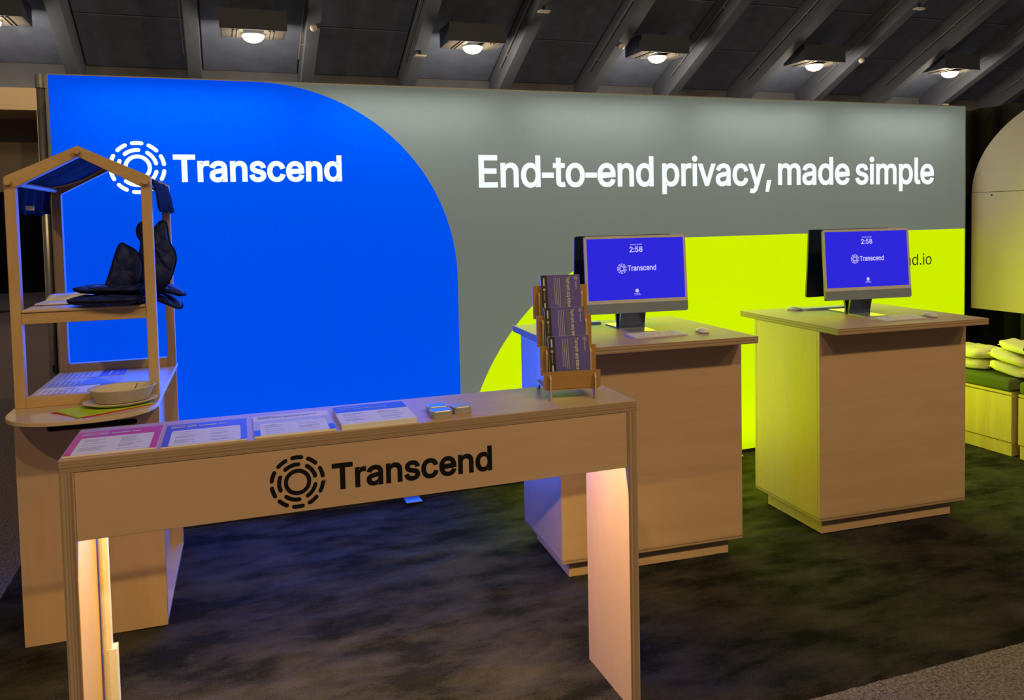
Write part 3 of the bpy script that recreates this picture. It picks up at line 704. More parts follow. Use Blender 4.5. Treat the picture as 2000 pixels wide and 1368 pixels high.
bm = prism([(-p[1] * 1.0, p[0]) for p in half_round(0.034, 0.026)], 'z', 0.36, 0.95); obj('upper_length', bm, M['white_pl'], race, smooth=False)
bm = prism([(-p[1] * 1.5 + 0.007, p[0] * 1.25) for p in half_round(0.034, 0.026)], 'z', 0.002, 0.375); obj('lower_length', bm, M['white_pl'], race)

# ---- things on the desk ------------------------------------------------------
def desk_thing(name, lx, ly, label, cat, group=None, rz=0.0, z=DT):
    t = empty(name, framed(DYAW, lx, ly, z), DYAW + rz)
    return tag(t, label, cat, group)

def bars(rows, z, h=0.0002):
    bm = bmesh.new()
    for (x0, x1, y0, y1) in rows: add_box(bm, x0, x1, y0, y1, z, z + h)
    return bm

def sheet_block(t, wd, hd, thick, mat, bev=0.0006):
    return obj('paper_stack', box(-wd / 2, wd / 2, -hd / 2, hd / 2, 0.0, thick, bev), mat, t)

def flyer(name, x0, x1, y0, y1, thick, head, label, head_frac, panel, text_m, gap=0.018, rz=0.0):
    wd, hd = x1 - x0, y1 - y0
    t = desk_thing(name, (x0 + x1) / 2, (y0 + y1) / 2, label, 'flyer', 'flyer stacks on the front desk', rz)
    sheet_block(t, wd, hd, thick, M['paper'])
    z = thick
    if head is not None:
        obj('cover_print', box(-wd / 2 + 0.0005, wd / 2 - 0.0005, -hd / 2 + 0.0005, hd / 2 - 0.0005, z, z + 0.0003), head, t)
        z += 0.0003
    top = hd / 2 - hd * head_frac
    pm = fill_mesh('white_panel', [rrect(-wd / 2 + gap, wd / 2 - gap, -hd / 2 + 0.0006, top, 0.008)], 0.00012)
    pm.transform(Matrix.Translation((0, 0, z + 0.00013)))
    obj('white_panel', pm, panel, t)
    rows = []
    random.seed(name + label)
    rows.append((-wd / 2 + 0.012, -wd / 2 + 0.012 + wd * 0.30, hd / 2 - 0.021, hd / 2 - 0.017))
    obj('brand_line', bars(rows, z + 0.0003), text_m, t)
    xa = -wd / 2 + 0.012; rows = []
    for wlen in (0.17, 0.12, 0.22, 0.10):
        x2 = min(xa + wlen * wd, wd / 2 - 0.02)
        rows.append((xa, x2, hd / 2 - 0.043, hd / 2 - 0.033)); xa = x2 + 0.006
    if text_m is not None and name != 'rights_flyer': obj('title_line', bars(rows, z + 0.0003), text_m, t)
    rows = []
    for col in (0, 1):
        xs = -wd / 2 + gap + 0.012 + col * (wd / 2 - gap)
        yy = top - 0.02
        while yy > -hd / 2 + 0.02:
            rows.append((xs, xs + (wd / 2 - gap - 0.03) * random.uniform(0.5, 1.0), yy - 0.0035, yy))
            yy -= random.choice((0.010, 0.010, 0.022))
    tag(obj('body_text', bars(rows, z + 0.0003, 0.0001), M['grey_ink'], t), kind='stuff')
    return t
flyer('red_flyer', -0.433, -0.2115, 2.295, 2.543, 0.004, M['red_ink'], 'red and magenta flyer stack at the left end of the desk', 0.30, M['paper'], M['pale_ink'])
flyer('violet_flyer', -0.2005, 0.0185, 2.287, 2.531, 0.004, M['violet_ink'], 'violet blue flyer stack beside the red one', 0.32, M['paper'], M['pale_ink'])
t = flyer('white_flyer', 0.0355, 0.2565, 2.290, 2.528, 0.006, M['lilac_ink'], 'mostly white flyer stack with small blue corners', 0.42, M['paper'], M['grey_ink'])
obj('masthead', box(-0.1095, 0.1095, 0.055, 0.118, 0.0063, 0.0065), M['paper'], t)
for s in (-1, 1):
    obj('blue_corner', box(min(s * 0.0935, s * 0.110), max(s * 0.0935, s * 0.110), -0.118, -0.055, 0.0063, 0.0066), M['blue_ink'], t)
obj('masthead_text', bars([(-0.098, -0.05, 0.104, 0.108), (-0.098, 0.075, 0.084, 0.094)], 0.0065), M['grey_ink'], t)
t = flyer('rights_flyer', 0.270, 0.487, 2.281, 2.508, 0.016, None, 'thickest flyer stack, white with a blue band across its top', 0.36, M['paper'], M['pale_ink'], gap=0.004)
obj('blue_band', box(-0.108, 0.108, 0.032, 0.1130, 0.0160, 0.0164), M['blue_ink'], t)
me = fill_mesh('title_lettering', text_loops('Honor user data rights'.replace('H', 'H'), -0.096, 0.05, 0.066, 0.0095), 0.0001, 0.0003)
me.transform(Matrix.Translation((0, 0, 0.0166)))
obj('title_lettering', me, M['pale_ink'], t)

def tin(lx, ly, rz, label, top_m, tilt=0.0, z=DT, sz=(0.062, 0.046, 0.021)):
    t = desk_thing('mint_tin', lx, ly, label, 'tin', 'small tins on the front desk', rz, z)
    t.rotation_euler.x = tilt
    a, b, h = sz
    def ring(k, z): return [(p[0], p[1], z) for p in rrect(-a / 2 * k, a / 2 * k, -b / 2 * k, b / 2 * k, 0.009)]
    obj('case', loft([ring(0.96, 0), ring(1, 0.002), ring(1, h * 0.62)]), M['tin_metal'], t, smooth=False)
    obj('lid', loft([ring(1.02, h * 0.62), ring(1.02, h * 0.9), ring(0.97, h)]), M['tin_metal'], t)
    obj('lid_print', loft([ring(0.86, h), ring(0.86, h + 0.0004)]), top_m, t)
    return t
M['tin_metal'] = plain('brushed_tin', (0.50, 0.50, 0.46), 0.4, 0.5)
M['tin_blue'] = plain('blue_lid', (0.05, 0.16, 0.50), 0.3)
M['tin_grey'] = plain('grey_lid', (0.30, 0.36, 0.36), 0.4)
tin(0.573, 2.391, 0.0, 'blue lidded tin behind another tin on the front desk', M['tin_blue'])
tin(0.569, 2.328, 0.05, 'blue lidded tin nearest the desk edge', M['tin_blue'])
tin(0.638, 2.357, 0.02, 'grey lidded tin on its own right of the blue tins', M['tin_grey'], sz=(0.054, 0.058, 0.022))

# ---- brochure rack
RYAW = -0.165
rack = desk_thing('brochure_rack', 1.018, 2.372, 'brown plywood brochure rack with three tiers at the right end of the desk', 'rack', rz=RYAW)
TY = [0.0, 0.052, 0.104, 0.156]         # front of each cross plate
TZ0 = [0.036, 0.072, 0.158, 0.245]
TZ1 = [0.092, 0.168, 0.262, 0.358]
prof = [(-0.012, 0.0), (-0.012, 0.070), (-0.006, 0.082), (0.012, 0.082), (0.012, 0.05), (0.040, 0.06), (0.040, 0.145), (0.046, 0.156), (0.060, 0.156), (0.060, 0.14),
        (0.090, 0.15), (0.092, 0.238), (0.098, 0.248), (0.112, 0.248), (0.112, 0.23), (0.142, 0.24), (0.144, 0.325), (0.150, 0.335), (0.172, 0.335), (0.205, 0.0), (0.180, 0.0), (0.165, 0.03), (0.020, 0.03), (0.010, 0.0)]
for s in (-1, 1):
    obj('side_plate', prism(prof, 'x', s * 0.074 - 0.003, s * 0.074 + 0.003), M['rack_edge'], rack)
for i in range(4):
    bm = prism([(-0.094, TZ0[i]), (0.094, TZ0[i]), (0.094, TZ1[i]), (-0.094, TZ1[i])], 'y', TY[i] + 0.001, TY[i] + 0.006, 0.0006)
    obj('cross_plate', bm, M['rack'], rack)
obj('shelf', box(-0.088, 0.088, 0.004, 0.17, 0.030, 0.036, 0.0006), M['rack_edge'], rack)
def brochure(i, label):
    y0, z0 = TY[i] + 0.010, (0.037, 0.126, 0.230)[i]
    H = 0.166
    t = empty('brochure', rack.matrix_basis @ Vector((0.0, y0 + 0.008, z0)), 0)
    t.rotation_euler = (-0.18, 0, DYAW + RYAW)
    tag(t, label, 'brochure', 'violet brochures in the rack')
    W2 = 0.068
    obj('booklet', box(-W2, W2, 0.0, 0.012, 0, H, 0.0006), M['paper'], t)
    def face(nme, loops, mk, y, off=0.0):
        me = fill_mesh(nme, loops, 0.00012, off); obj(nme, upright(me, y), M[mk], t)
    face('cover_print', [[(-W2 + 0.0003, 0.0003), (W2 - 0.0003, 0.0003), (W2 - 0.0003, H - 0.0003), (-W2 + 0.0003, H - 0.0003)]], 'plum_ink', -0.0003)
    face('dark_band', [[(-W2 + 0.0003, 0.0003), (-W2 + 0.022, 0.0003), (-W2 + 0.022, H - 0.0003), (-W2 + 0.0003, H - 0.0003)]], 'dark_ink', -0.0006)
    def down(body, x, ztop, length, cap):      # text running downwards, letter tops to the right
        lp = text_loops(body, 0, length, 0, cap)
        return [[(x + p[1], ztop - p[0]) for p in c] for c in lp]
    face('title_lettering', down('Turn privacy into a', 0.021, H - 0.008, 0.102, 0.0110), 'pale_ink', -0.0006, 0.0004)
    face('subtitle_lettering', down('competitive advantage', 0.0065, H - 0.008, 0.122, 0.0110), 'olive_ink', -0.0006, 0.0002)
    lp = logo_loops(0.054, H - 0.012, 0.0062)[:2] + [circle(0.054, H - 0.012, 0.0062), circle(0.054, H - 0.012, 0.0052)]
    face('brand_mark', lp + down('Transcend', 0.0515, H - 0.021, 0.029, 0.0048), 'pale_ink', -0.0006, 0.0001)
    face('text_line', [[(x, H - 0.010 - l), (x + 0.0012, H - 0.010 - l), (x + 0.0012, H - 0.010), (x, H - 0.010)] for x, l in ((-0.004, 0.100), (-0.010, 0.097), (-0.016, 0.092), (-0.022, 0.090))], 'pale_ink', -0.0006)
    bl = [rrect(-W2 + 0.008, -W2 + 0.013, H - 0.036, H - 0.010, 0.001, 2), circle(-W2 + 0.0105, H - 0.049, 0.0042, 16), circle(-W2 + 0.0105, H - 0.049, 0.0018, 12)] \
        + down('Transcend', -W2 + 0.0085, H - 0.055, 0.030, 0.0042) + [rrect(-W2 + 0.008, -W2 + 0.013, H - 0.120, H - 0.094, 0.001, 2)]
    face('band_marks', bl, 'pale_ink', -0.0009)
    return t
bpy.context.view_layer.update()
brochure(2, 'uppermost violet brochure in the rack on the desk')
brochure(1, 'middle violet brochure in the rack on the desk')
brochure(0, 'lowest violet brochure in the rack, behind the front plate')

# ================================================================== DEMO COUNTERS
def counter(yw, x0, x1, y0, y1, label):
    top, th, zb_, ov, ins = 1.0509, 0.0316, 0.0813, 0.137, 0.0478
    c = empty('demo_counter', framed(yw, (x0 + x1) / 2, (y0 + y1) / 2), yw)
    tag(c, label, 'counter', 'demo counters')
    a, b = (x1 - x0) / 2, (y1 - y0) / 2
    ai, bi = a - 0.001, b - ov
    obj('countertop', ply_slots(box(-a, a, -b, b, top - th, top, 0.0012), 2), [M['birch_top'], M['edge_z']], c)
    zt = top - th - 0.0005
    z1 = zb_ + 0.018
    obj('front_panel', box(-ai, ai, -bi, -bi + 0.018, z1 + 0.001, zt, 0.0008), M['birch_knots'], c)
    obj('back_panel', box(-ai, ai, bi - 0.018, bi, z1 + 0.001, zt, 0.0008), M['birch_x'], c)
    for s in (-1, 1):
        obj('side_panel', box(min(s * (ai - 0.018), s * ai), max(s * (ai - 0.018), s * ai), -bi + 0.0185, bi - 0.0185, z1 + 0.001, zt, 0.0008), M['birch_z'], c)
    obj('base_board', ply_slots(box(-ai, ai, -bi, bi, zb_, z1, 0.0008), 2), [M['birch_x'], M['edge_z']], c)
    obj('plinth', box(-ai + ins, ai - ins, -bi + ins, bi - ins, 0.0, zb_ - 0.0005, 0.0008), M['birch_x'], c)
    return c
AY, BY = -0.0535, -0.0474
CA = counter(AY, 1.1596, 2.0594, 3.1157, 3.9405, 'demo counter nearest the desk, its left side washed in blue light')
CB = counter(BY, 2.5349, 3.4306, 3.1419, 3.9601, 'demo counter beside the bench, its left side washed in lime light')
CT = 1.0509

# ---- computers
M['bezel'] = plain('pale_bezel', (0.58, 0.58, 0.62), 0.4)
M['chin'] = plain('blue_grey_chin', (0.20, 0.26, 0.36), 0.35)
M['shell'] = plain('dark_blue_shell', (0.012, 0.020, 0.060), 0.35, 0.3)
M['stand'] = plain('blue_stand', (0.06, 0.085, 0.20), 0.35, 0.4)
M['foot'] = plain('silver_foot', (0.42, 0.45, 0.52), 0.3, 0.5)
M['screen'] = emit('lit_screen', (0.026, 0.020, 0.74), 0.95)
M['screen_w'] = emit('screen_white', (0.62, 0.56, 1.0), 1.0)
M['key'] = plain('white_key', (0.80, 0.80, 0.82), 0.5)
M['kb'] = plain('silver_blue_tray', (0.60, 0.60, 0.64), 0.4, 0.1)
PW, PH, ZB, TILT = 0.517, 0.368, 0.088, 0.075
def computer(yw, lx, ly, dyaw, label, facing=1, lit=True):
    t = empty('desktop_computer', framed(yw, lx, ly, CT), yw + dyaw + (0 if facing > 0 else pi))
    tag(t, label, 'computer', 'all-in-one computers on the counters')
    pm = Matrix.Translation((0, -0.017, ZB)) @ Matrix.Rotation(-TILT, 4, 'X')
    def put(nme, bm, mk, parent=t, smooth=False):
        o = obj(nme, bm, M[mk], parent, smooth)
        o.data.transform(pm); return o
    def slab(x0, x1, z0, z1, y0, y1, r):
        return prism(rrect(x0, x1, z0, z1, r), 'y', y0, y1)
    disp = put('display', slab(-PW / 2, PW / 2, 0, PH, 0.001, 0.0115, 0.010), 'shell')
    chz = 0.130 * PH
    put('chin', prism([(-PW / 2 + 0.008, 0), (PW / 2 - 0.008, 0), (PW / 2, 0.008), (PW / 2, chz), (-PW / 2, chz), (-PW / 2, 0.008)], 'y', -0.0006, 0.001), 'chin', disp)
    bez = fill_mesh('bezel', [[(-PW / 2, chz), (PW / 2, chz), (PW / 2, PH - 0.009), (PW / 2 - 0.009, PH), (-PW / 2 + 0.009, PH), (-PW / 2, PH - 0.009)],
                              [(-PW / 2 + 0.0125, chz + 0.0165), (PW / 2 - 0.0125, chz + 0.0165), (PW / 2 - 0.0125, PH - 0.0125), (-PW / 2 + 0.0125, PH - 0.0125)]], 0.0008)
    put('bezel', upright(bez, 0.0003), 'bezel', disp)
    scr = put('screen', box(-PW / 2 + 0.012, PW / 2 - 0.012, 0.0002, 0.0010, chz + 0.016, PH - 0.012), 'screen', disp)
    if lit:
        def X(f): return (f - 0.5) * PW
        def Z(f): return f * PH
        L = text_loops('Transcend', X(0.415), X(0.694), Z(0.546), 0.0245)
        put('screen_logo', upright(fill_mesh('screen_logo', L, 0.0001, 0.0007), -0.0002), 'screen_w', disp)
        put('screen_mark', upright(fill_mesh('screen_mark', logo_loops(X(0.357), Z(0.575), 0.0245, 0.9), 0.0001, 0.0), -0.0002), 'screen_w', disp)
        L = text_loops('2:58', X(0.441), X(0.566), Z(0.787), 0.0245)
        put('screen_clock', upright(fill_mesh('screen_clock', L, 0.0001, 0.0008), -0.0002), 'screen_w', disp)
        L = text_loops('Monday, Ap' + 'ril 28', X(0.450), X(0.562), Z(0.876), 0.0055)
        put('screen_date', upright(fill_mesh('screen_date', L, 0.0001, 0.0001), -0.0002), 'screen_w', disp)
        L = [circle(X(0.498), Z(0.285), 0.0088, 24), [(X(0.471), Z(0.247)), (X(0.525), Z(0.247)), (X(0.525), Z(0.253)), (X(0.471), Z(0.253))],
             [(X(0.466), Z(0.2295)), (X(0.533), Z(0.2295)), (X(0.533), Z(0.2325)), (X(0.466), Z(0.2325))]]
        put('screen_user_icon', upright(fill_mesh('screen_user_icon', L, 0.0001), -0.0002), 'screen_w', disp)
    put('webcam', tube([(0, -0.0008, PH - 0.006), (0, 0.0, PH - 0.006)], 0.0018, 10), 'black', disp)
    # stand: foot plate, and the bent sheet that carries the display
    foot = prism(rrect(-0.066, 0.066, -0.074, 0.072, 0.006), 'z', 0.0, 0.006)
    obj('stand_foot', foot, M['foot'], t)
    sheet = [(0.058, 0.006), (0.072, 0.006), (0.072, 0.02), (0.030, 0.225), (0.014, 0.225), (0.014, 0.20), (0.060, 0.02)]
    obj('stand_neck', prism(sheet, 'x', -0.064, 0.064), M['stand'], t)
    cable = [(0.0, 0.035, 0.19), (-0.01, 0.060, 0.13), (-0.02, 0.076, 0.06), (-0.03, 0.079, 0.012), (-0.045, 0.079, 0.004), (-0.064, 0.079, 0.004)]
    obj('power_cable', tube(cable, 0.003, 6), M['black'], t, smooth=True)
    return t
computer(AY, 1.652, 3.505, -0.048, 'computer with lit blue screen beside the brochure rack, facing the desk')
computer(BY, 2.998, 3.493, -0.062, 'computer with lit blue screen on the counter by the bench, facing the viewer')
computer(AY, 1.662, 3.690, 0.0, 'dark backed computer facing the light wall behind the brochure rack', -1)
computer(BY, 3.033, 3.690, 0.0, 'dark backed computer facing the light wall on the counter by the bench', -1)

def keyboard(yw, lx, ly, rz, label):
    t = empty('keyboard', framed(yw, lx, ly, CT), yw + rz)
    tag(t, label, 'keyboard', 'slim keyboards on the counters')
    a, b = 0.134, 0.054
    bm = bmesh.new()
    prof_ = [(-b, 0.0), (-b, 0.0035), (b - 0.004, 0.0105), (b, 0.0085), (b, 0.0)]
    obj('tray', prism(prof_, 'x', -a, a, 0.0006), M['kb'], t)
    bm = bmesh.new()
    for r in range(5):
        y = -b + 0.007 + r * 0.0192
        wd = 0.0155 if r else 0.0150
        n = 14; pitch = (2 * a - 0.012) / n
        for k in range(n):
            if r == 0 and 4 <= k <= 8:
                if k > 4: continue
                x0, x1 = -a + 0.006 + k * pitch, -a + 0.006 + 9 * pitch - 0.0025
            else:
                x0, x1 = -a + 0.006 + k * pitch, -a + 0.006 + (k + 1) * pitch - 0.0025
            zz = 0.0035 + (y + b) / (2 * b) * 0.0072
            add_box(bm, x0, x1, y, y + wd, zz + 0.0002, zz + 0.0024)
    tag(obj('keycaps', bm, M['key'], t), kind='stuff')
    return t
keyboard(AY, 1.660, 3.322, 0.035, 'slim white keyboard in front of the computer beside the brochure rack')
keyboard(BY, 3.032, 3.306, 0.03, 'slim white keyboard in front of the computer by the bench')
keyboard(AY, 1.455, 3.850, pi, 'slim keyboard at the wall side of the counter beside the brochure rack')
keyboard(BY, 2.995, 3.850, pi, 'slim keyboard at the wall side of the counter by the bench')

def mouse(yw, lx, ly, rz, label):
    t = empty('computer_mouse', framed(yw, lx, ly, CT), yw + rz)
    tag(t, label, 'mouse', 'white mice on the counters')
    a, b, h = 0.052, 0.028, 0.021
    rings = []
    for k in range(13):
        u = -1 + 2 * k / 12
        wd = b * max(0.02, (1 - abs(u) ** 3.2)) ** 0.5
        zt = 0.003 + (h - 0.003) * max(0.0, 1 - u * u) ** 0.6
        ring = []
        for q in range(11):
            th = pi * q / 10
            ring.append((wd * cos(th), u * a, 0.0045 + (zt - 0.0045) * sin(th) ** 0.8 if zt > 0.0045 else 0.0045))
        rings.append(ring)
    bm = loft(rings, True, True)
    obj('shell', bm, M['white_pl'], t, smooth=True)
    base = [(p[0] * 0.84, p[1] * 0.9) for p in rrect(-b, b, -a, a, 0.024)]
    obj('base', prism(base, 'z', 0.0, 0.005), M['alu'], t)
mouse(AY, 1.898, 3.325, -0.25, 'white mouse right of the keyboard beside the brochure rack')
mouse(BY, 3.232, 3.315, -0.25, 'white mouse right of the keyboard by the bench')
mouse(BY, 2.815, 3.850, pi + 0.2, 'white mouse at the wall side of the counter by the bench')

# ================================================================== MARKET-STALL KIOSK
KY = -0.0237
KO = Vector((-0.7791, 3.4586, 0))
def kw(lx, ly, lz=0.0):
    return (KO.x + cos(KY) * lx - sin(KY) * ly, KO.y + sin(KY) * lx + cos(KY) * ly, lz)
kio = empty('market_stall', tuple(KO), KY)
tag(kio, 'pale wooden market stall with a gabled frame and navy fabric roof, left of the desk', 'stall')
KW, KD, KC = 0.5046, 0.854, 0.918
ins = 0.055
slot = rrect(0.108, 0.425, 0.823, 0.846, 0.0112)
fm = fill_mesh('front_panel', [[(0, 0.0), (KW, 0.0), (KW, KC - 0.0165), (0, KC - 0.0165)], slot], 0.008)
obj('front_panel', upright(fm, 0.009), M['birch_z'], kio)
obj('slot_liner', box(0.09, 0.44, 0.0185, 0.022, 0.80, 0.87), M['black'], kio)
obj('back_panel', box(0, KW, KD - 0.018, KD, 0.0, KC - 0.016, 0.0008), M['birch_z'], kio)
obj('side_panel', box(KW - ins - 0.016, KW - ins, 0.0235, KD - 0.019, 0.021, KC - 0.016, 0.0008), M['maple'], kio)
obj('side_panel', box(ins, ins + 0.016, 0.0235, KD - 0.019, 0.021, KC - 0.016, 0.0008), M['maple'], kio)
obj('base_board', box(0.001, KW - 0.001, 0.0235, KD - 0.019, 0.002, 0.020, 0.0008), M['maple'], kio)
lip = [(KW + 0.006, KD + 0.002), (-0.004, KD + 0.002), (-0.004, -0.03)]
for k in range(1, 24):
    a = pi + pi * k / 24
    ca, sa = cos(a), sin(a)
    lip.append((0.254 + 0.259 * (abs(ca) ** 0.8) * (1 if ca > 0 else -1), -0.03 + 0.246 * (-(abs(sa) ** 0.8))))
lip.append((KW + 0.006, -0.03))
obj('counter_top', prism(lip, 'z', KC - 0.016, KC, 0.002), M['maple'], kio)
PWD, PDP = 0.037, 0.042
ZE, ZA = 1.790, 1.912
for y0 in (0.010, 0.787):
    for x0 in (0.004, KW - PWD + 0.004):
        obj('post', box(x0, x0 + PWD, y0, y0 + PDP, KC, ZE - 0.035, 0.002), M['pine_z'], kio)
    xm = KW / 2 + 0.004
    gw = 0.040
    L = [(0.004, ZE - 0.035), (0.004, ZE), (0.008, ZE + 0.006), (xm, ZA), (xm, ZA - gw * 1.05), (0.004 + PWD, ZE - 0.035)]
    R = [(2 * xm - p[0], p[1]) for p in L][::-1]
    obj('gable_rail', prism(L, 'y', y0, y0 + PDP, 0.0015), M['pine_x'], kio)
    obj('gable_rail', prism(R, 'y', y0, y0 + PDP, 0.0015), M['pine_x'], kio)
    xa, xb = 0.004 + PWD + 0.0005, KW + 0.004 - PWD - 0.0005
    obj('shelf_rail', box(xa, xb, y0, y0 + PDP, 1.238, 1.281, 0.0015), M['pine_x'], kio)
    obj('lower_rail', box(xa, xb, y0, y0 + PDP, KC + 0.0005, KC + 0.040, 0.0015), M['pine_x'], kio)
obj('shelf', box(xa + 0.001, xb - 0.001, 0.003, 0.835, 1.2815, 1.2925, 0.003), M['maple'], kio)
DW = ((0.022, ZE - 0.016), (xm, ZA - 0.022), (2 * xm - 0.022, ZE - 0.016))
for x, z in DW:
    obj('dowel', tube([(x, -0.012, z), (x, 0.852, z)], 0.0115, 14), M['pine_x'], kio, smooth=False)
# navy cloth over the dowels, hanging a little at both eaves
def quilt(name, col, scale, strength, rough=0.6):
    mt, nt, b = new_mat(name)
    v = coords(nt)
    b.inputs['Base Color'].default_value = (*col, 1)
    f = noise_n(nt, v, 40)
    nt.links.new(ramp(nt, f, [(0.3, tuple(c * 0.8 for c in col)), (0.7, tuple(min(1, c * 1.25) for c in col))]), b.inputs['Base Color'])
    b.inputs['Roughness'].default_value = rough
    b.inputs['Specular IOR Level'].default_value = 0.25
    hs = []
    for rot in (radians(50), radians(-50)):
        wv = N(nt, 'ShaderNodeTexWave', wave_type='BANDS', wave_profile='SIN'); wv.bands_direction = 'X'
        wv.inputs['Scale'].default_value = scale; wv.inputs['Distortion'].default_value = 0.4
        nt.links.new(coords(nt, (1, 1, 1), (rot if name != 'x' else 0, 0, rot)), wv.inputs['Vector'])
        pw = N(nt, 'ShaderNodeMath', operation='POWER'); pw.inputs[1].default_value = 0.35
        nt.links.new(wv.outputs['Fac'], pw.inputs[0]); hs.append(pw.outputs[0])
    mn = N(nt, 'ShaderNodeMath', operation='MULTIPLY')
    nt.links.new(hs[0], mn.inputs[0]); nt.links.new(hs[1], mn.inputs[1])
    nt.links.new(bump(nt, mn.outputs[0], strength, 0.01), b.inputs['Normal'])
    return mt
M['navy_cloth'] = plain('navy_cloth', (0.007, 0.010, 0.035), 0.9, scale=50, bmp=0.3, spec=0.05)
M['navy_quilt'] = quilt('navy_quilted_cloth', (0.014, 0.021, 0.100), 5.5, 0.9)
path = [(-0.012, 1.665), (-0.014, 1.70), (-0.006, 1.74), (0.006, ZE - 0.002)]
for k in range(1, 10):
    f = k / 10
    path.append((0.022 + (xm - 0.022) * f, ZE - 0.004 + (ZA - 0.010 - ZE + 0.004) * f - 0.016 * sin(pi * f)))
path.append((xm, ZA - 0.008))
for k in range(1, 10):
    f = 1 - k / 10
    path.append((2 * xm - (0.022 + (xm - 0.022) * f), ZE - 0.004 + (ZA - 0.010 - ZE + 0.004) * f - 0.016 * sin(pi * f)))
path += [(2 * xm - 0.004, ZE - 0.002), (2 * xm + 0.010, 1.735), (2 * xm + 0.014, 1.69), (2 * xm + 0.018, 1.668)]
rows = []
ny = 26
for j in range(ny + 1):
    y = 0.056 + (0.782 - 0.056) * j / ny
    row = []
    for i, (x, z) in enumerate(path):
        edge = max(0, 4 - i, i - (len(path) - 5)) / 4
        wv = sin(j * 1.15) * 0.009 * edge + 0.004 * noise.noise((x * 9, y * 9, 3))
        row.append((x + wv * (1 if i > 10 else -1), y, z + 0.004 * noise.noise((x * 7, y * 12, 8)) - 0.012 * edge * (0.5 + 0.5 * sin(j * 0.7))))
    rows.append(row)
cl = obj('fabric_roof', loft(rows, False, False, closed=False), M['navy_cloth'], kio, smooth=True)
cl.modifiers.new('thickness', 'SOLIDIFY').thickness = 0.0025
obj('cloth_tag', box(0.030, 0.060, 0.20, 0.202, 1.672, 1.690), M['white_pl'], kio, rot=None)

# ---- things on the stall
def kthing(name, lx, ly, lz, label, cat, group=None, rz=0.0):
    t = empty(name, kw(lx, ly, lz), KY + rz)
    return tag(t, label, cat, group)
def leaflet(lx, ly, label, band):
    t = kthing('leaflet', lx, ly, KC, label, 'leaflet', 'leaflets on the stall counter')
    obj('sheet', box(-0.146, 0.146, -0.088, 0.088, 0, 0.003, 0.0004), M['paper'], t)
    obj('colour_band', box(0.04 + band[1], 0.1455, -0.0875, 0.0875, 0.003, 0.0033), M[band[0]], t)
    rows = [(-0.13 + k * 0.021, -0.124 + k * 0.021, -0.07, random.uniform(0.0, 0.07)) for k in range(7)]
    obj('printed_text', bars(rows, 0.003), M['grey_ink'], t)
    obj('band_text', bars([(0.075 + band[1] * 0.5, 0.085 + band[1] * 0.5, -0.06, 0.05), (0.105 + band[1] * 0.4, 0.110 + band[1] * 0.4, -0.06, 0.02)], 0.0033), M['pale_ink'], t)
leaflet(0.155, 0.690, 'leaflet with a dark violet band, farthest on the stall counter', ('plum_ink', 0.0))
leaflet(0.160, 0.497, 'pale leaflet lying between two others on the stall counter', ('lilac_ink', -0.04))
leaflet(0.166, 0.312, 'leaflet with a blue band nearest the front rail of the stall', ('blue_ink', 0.03))
# napkins
M['napkin_green'] = plain('green_napkin', (0.50, 0.70, 0.03), 0.8, bmp=0.3, scale=20)
M['napkin_red'] = plain('red_napkin', (0.55, 0.03, 0.08), 0.8, bmp=0.3, scale=20)
def napkin(pts, z, mk, label):
    cx_ = sum(p[0] for p in pts) / len(pts); cy_ = sum(p[1] for p in pts) / len(pts)
    t = kthing('napkin', cx_, cy_, z, label, 'napkin', 'paper napkins under the plate')
    q = [(p[0] - cx_, p[1] - cy_) for p in pts]
    obj('lower_fold', prism(q, 'z', 0, 0.0012), M[mk], t)
    obj('upper_fold', prism([(p[0] * 0.97, p[1] * 0.97 + 0.002) for p in q], 'z', 0.0013, 0.0025), M[mk], t)
napkin([(0.149, -0.118), (0.285, -0.256), (0.49, -0.115), (0.36, 0.005)], KC, 'napkin_red', 'red paper napkin peeking out under the green one')
napkin([(0.156, -0.095), (0.262, -0.250), (0.500, -0.108), (0.392, 0.005)], KC + 0.0026, 'napkin_green', 'lime green paper napkin under the fibre plate')
# plate and bowl
M['fibre'] = plain('moulded_fibre', (0.66, 0.58, 0.46), 0.7, scale=80, bmp=0.2)
def oval(a, b, z, n=40, dx=0.0): return [(dx + a * cos(2 * pi * k / n), b * sin(2 * pi * k / n), z) for k in range(n)]
t = kthing('fibre_plate', 0.378, -0.070, KC + 0.0052, 'oval moulded fibre plate under the bowl on the stall', 'plate', rz=0.16)
bm = loft([oval(0.085, 0.066, 0), oval(0.100, 0.080, 0.004), oval(0.126, 0.098, 0.013), oval(0.131, 0.102, 0.0155), oval(0.129, 0.100, 0.017), oval(0.122, 0.094, 0.014), oval(0.100, 0.078, 0.0075), oval(0.02, 0.015, 0.006)])
obj('plate_body', bm, M['fibre'], t, smooth=True)
t = kthing('fibre_bowl', 0.384, -0.052, KC + 0.0130, 'oval moulded fibre bowl with a wooden utensil, on the stall counter', 'bowl', rz=0.16)
bm = loft([oval(0.082, 0.060, 0), oval(0.092, 0.068, 0.004), oval(0.112, 0.082, 0.048), oval(0.120, 0.088, 0.053), oval(0.119, 0.087, 0.056), oval(0.108, 0.078, 0.052), oval(0.088, 0.064, 0.008), oval(0.02, 0.015, 0.0065)])
obj('bowl_body', bm, M['fibre'], t, smooth=True)
M['spoon'] = plain('birch_spoon', (0.62, 0.50, 0.34), 0.6)
M['stick'] = plain('brown_stick', (0.16, 0.08, 0.04), 0.6)
sp = kthing('looped_pick', 0.455, -0.045, KC + 0.03, 'pale looped bamboo pick standing in the fibre bowl', 'utensil')
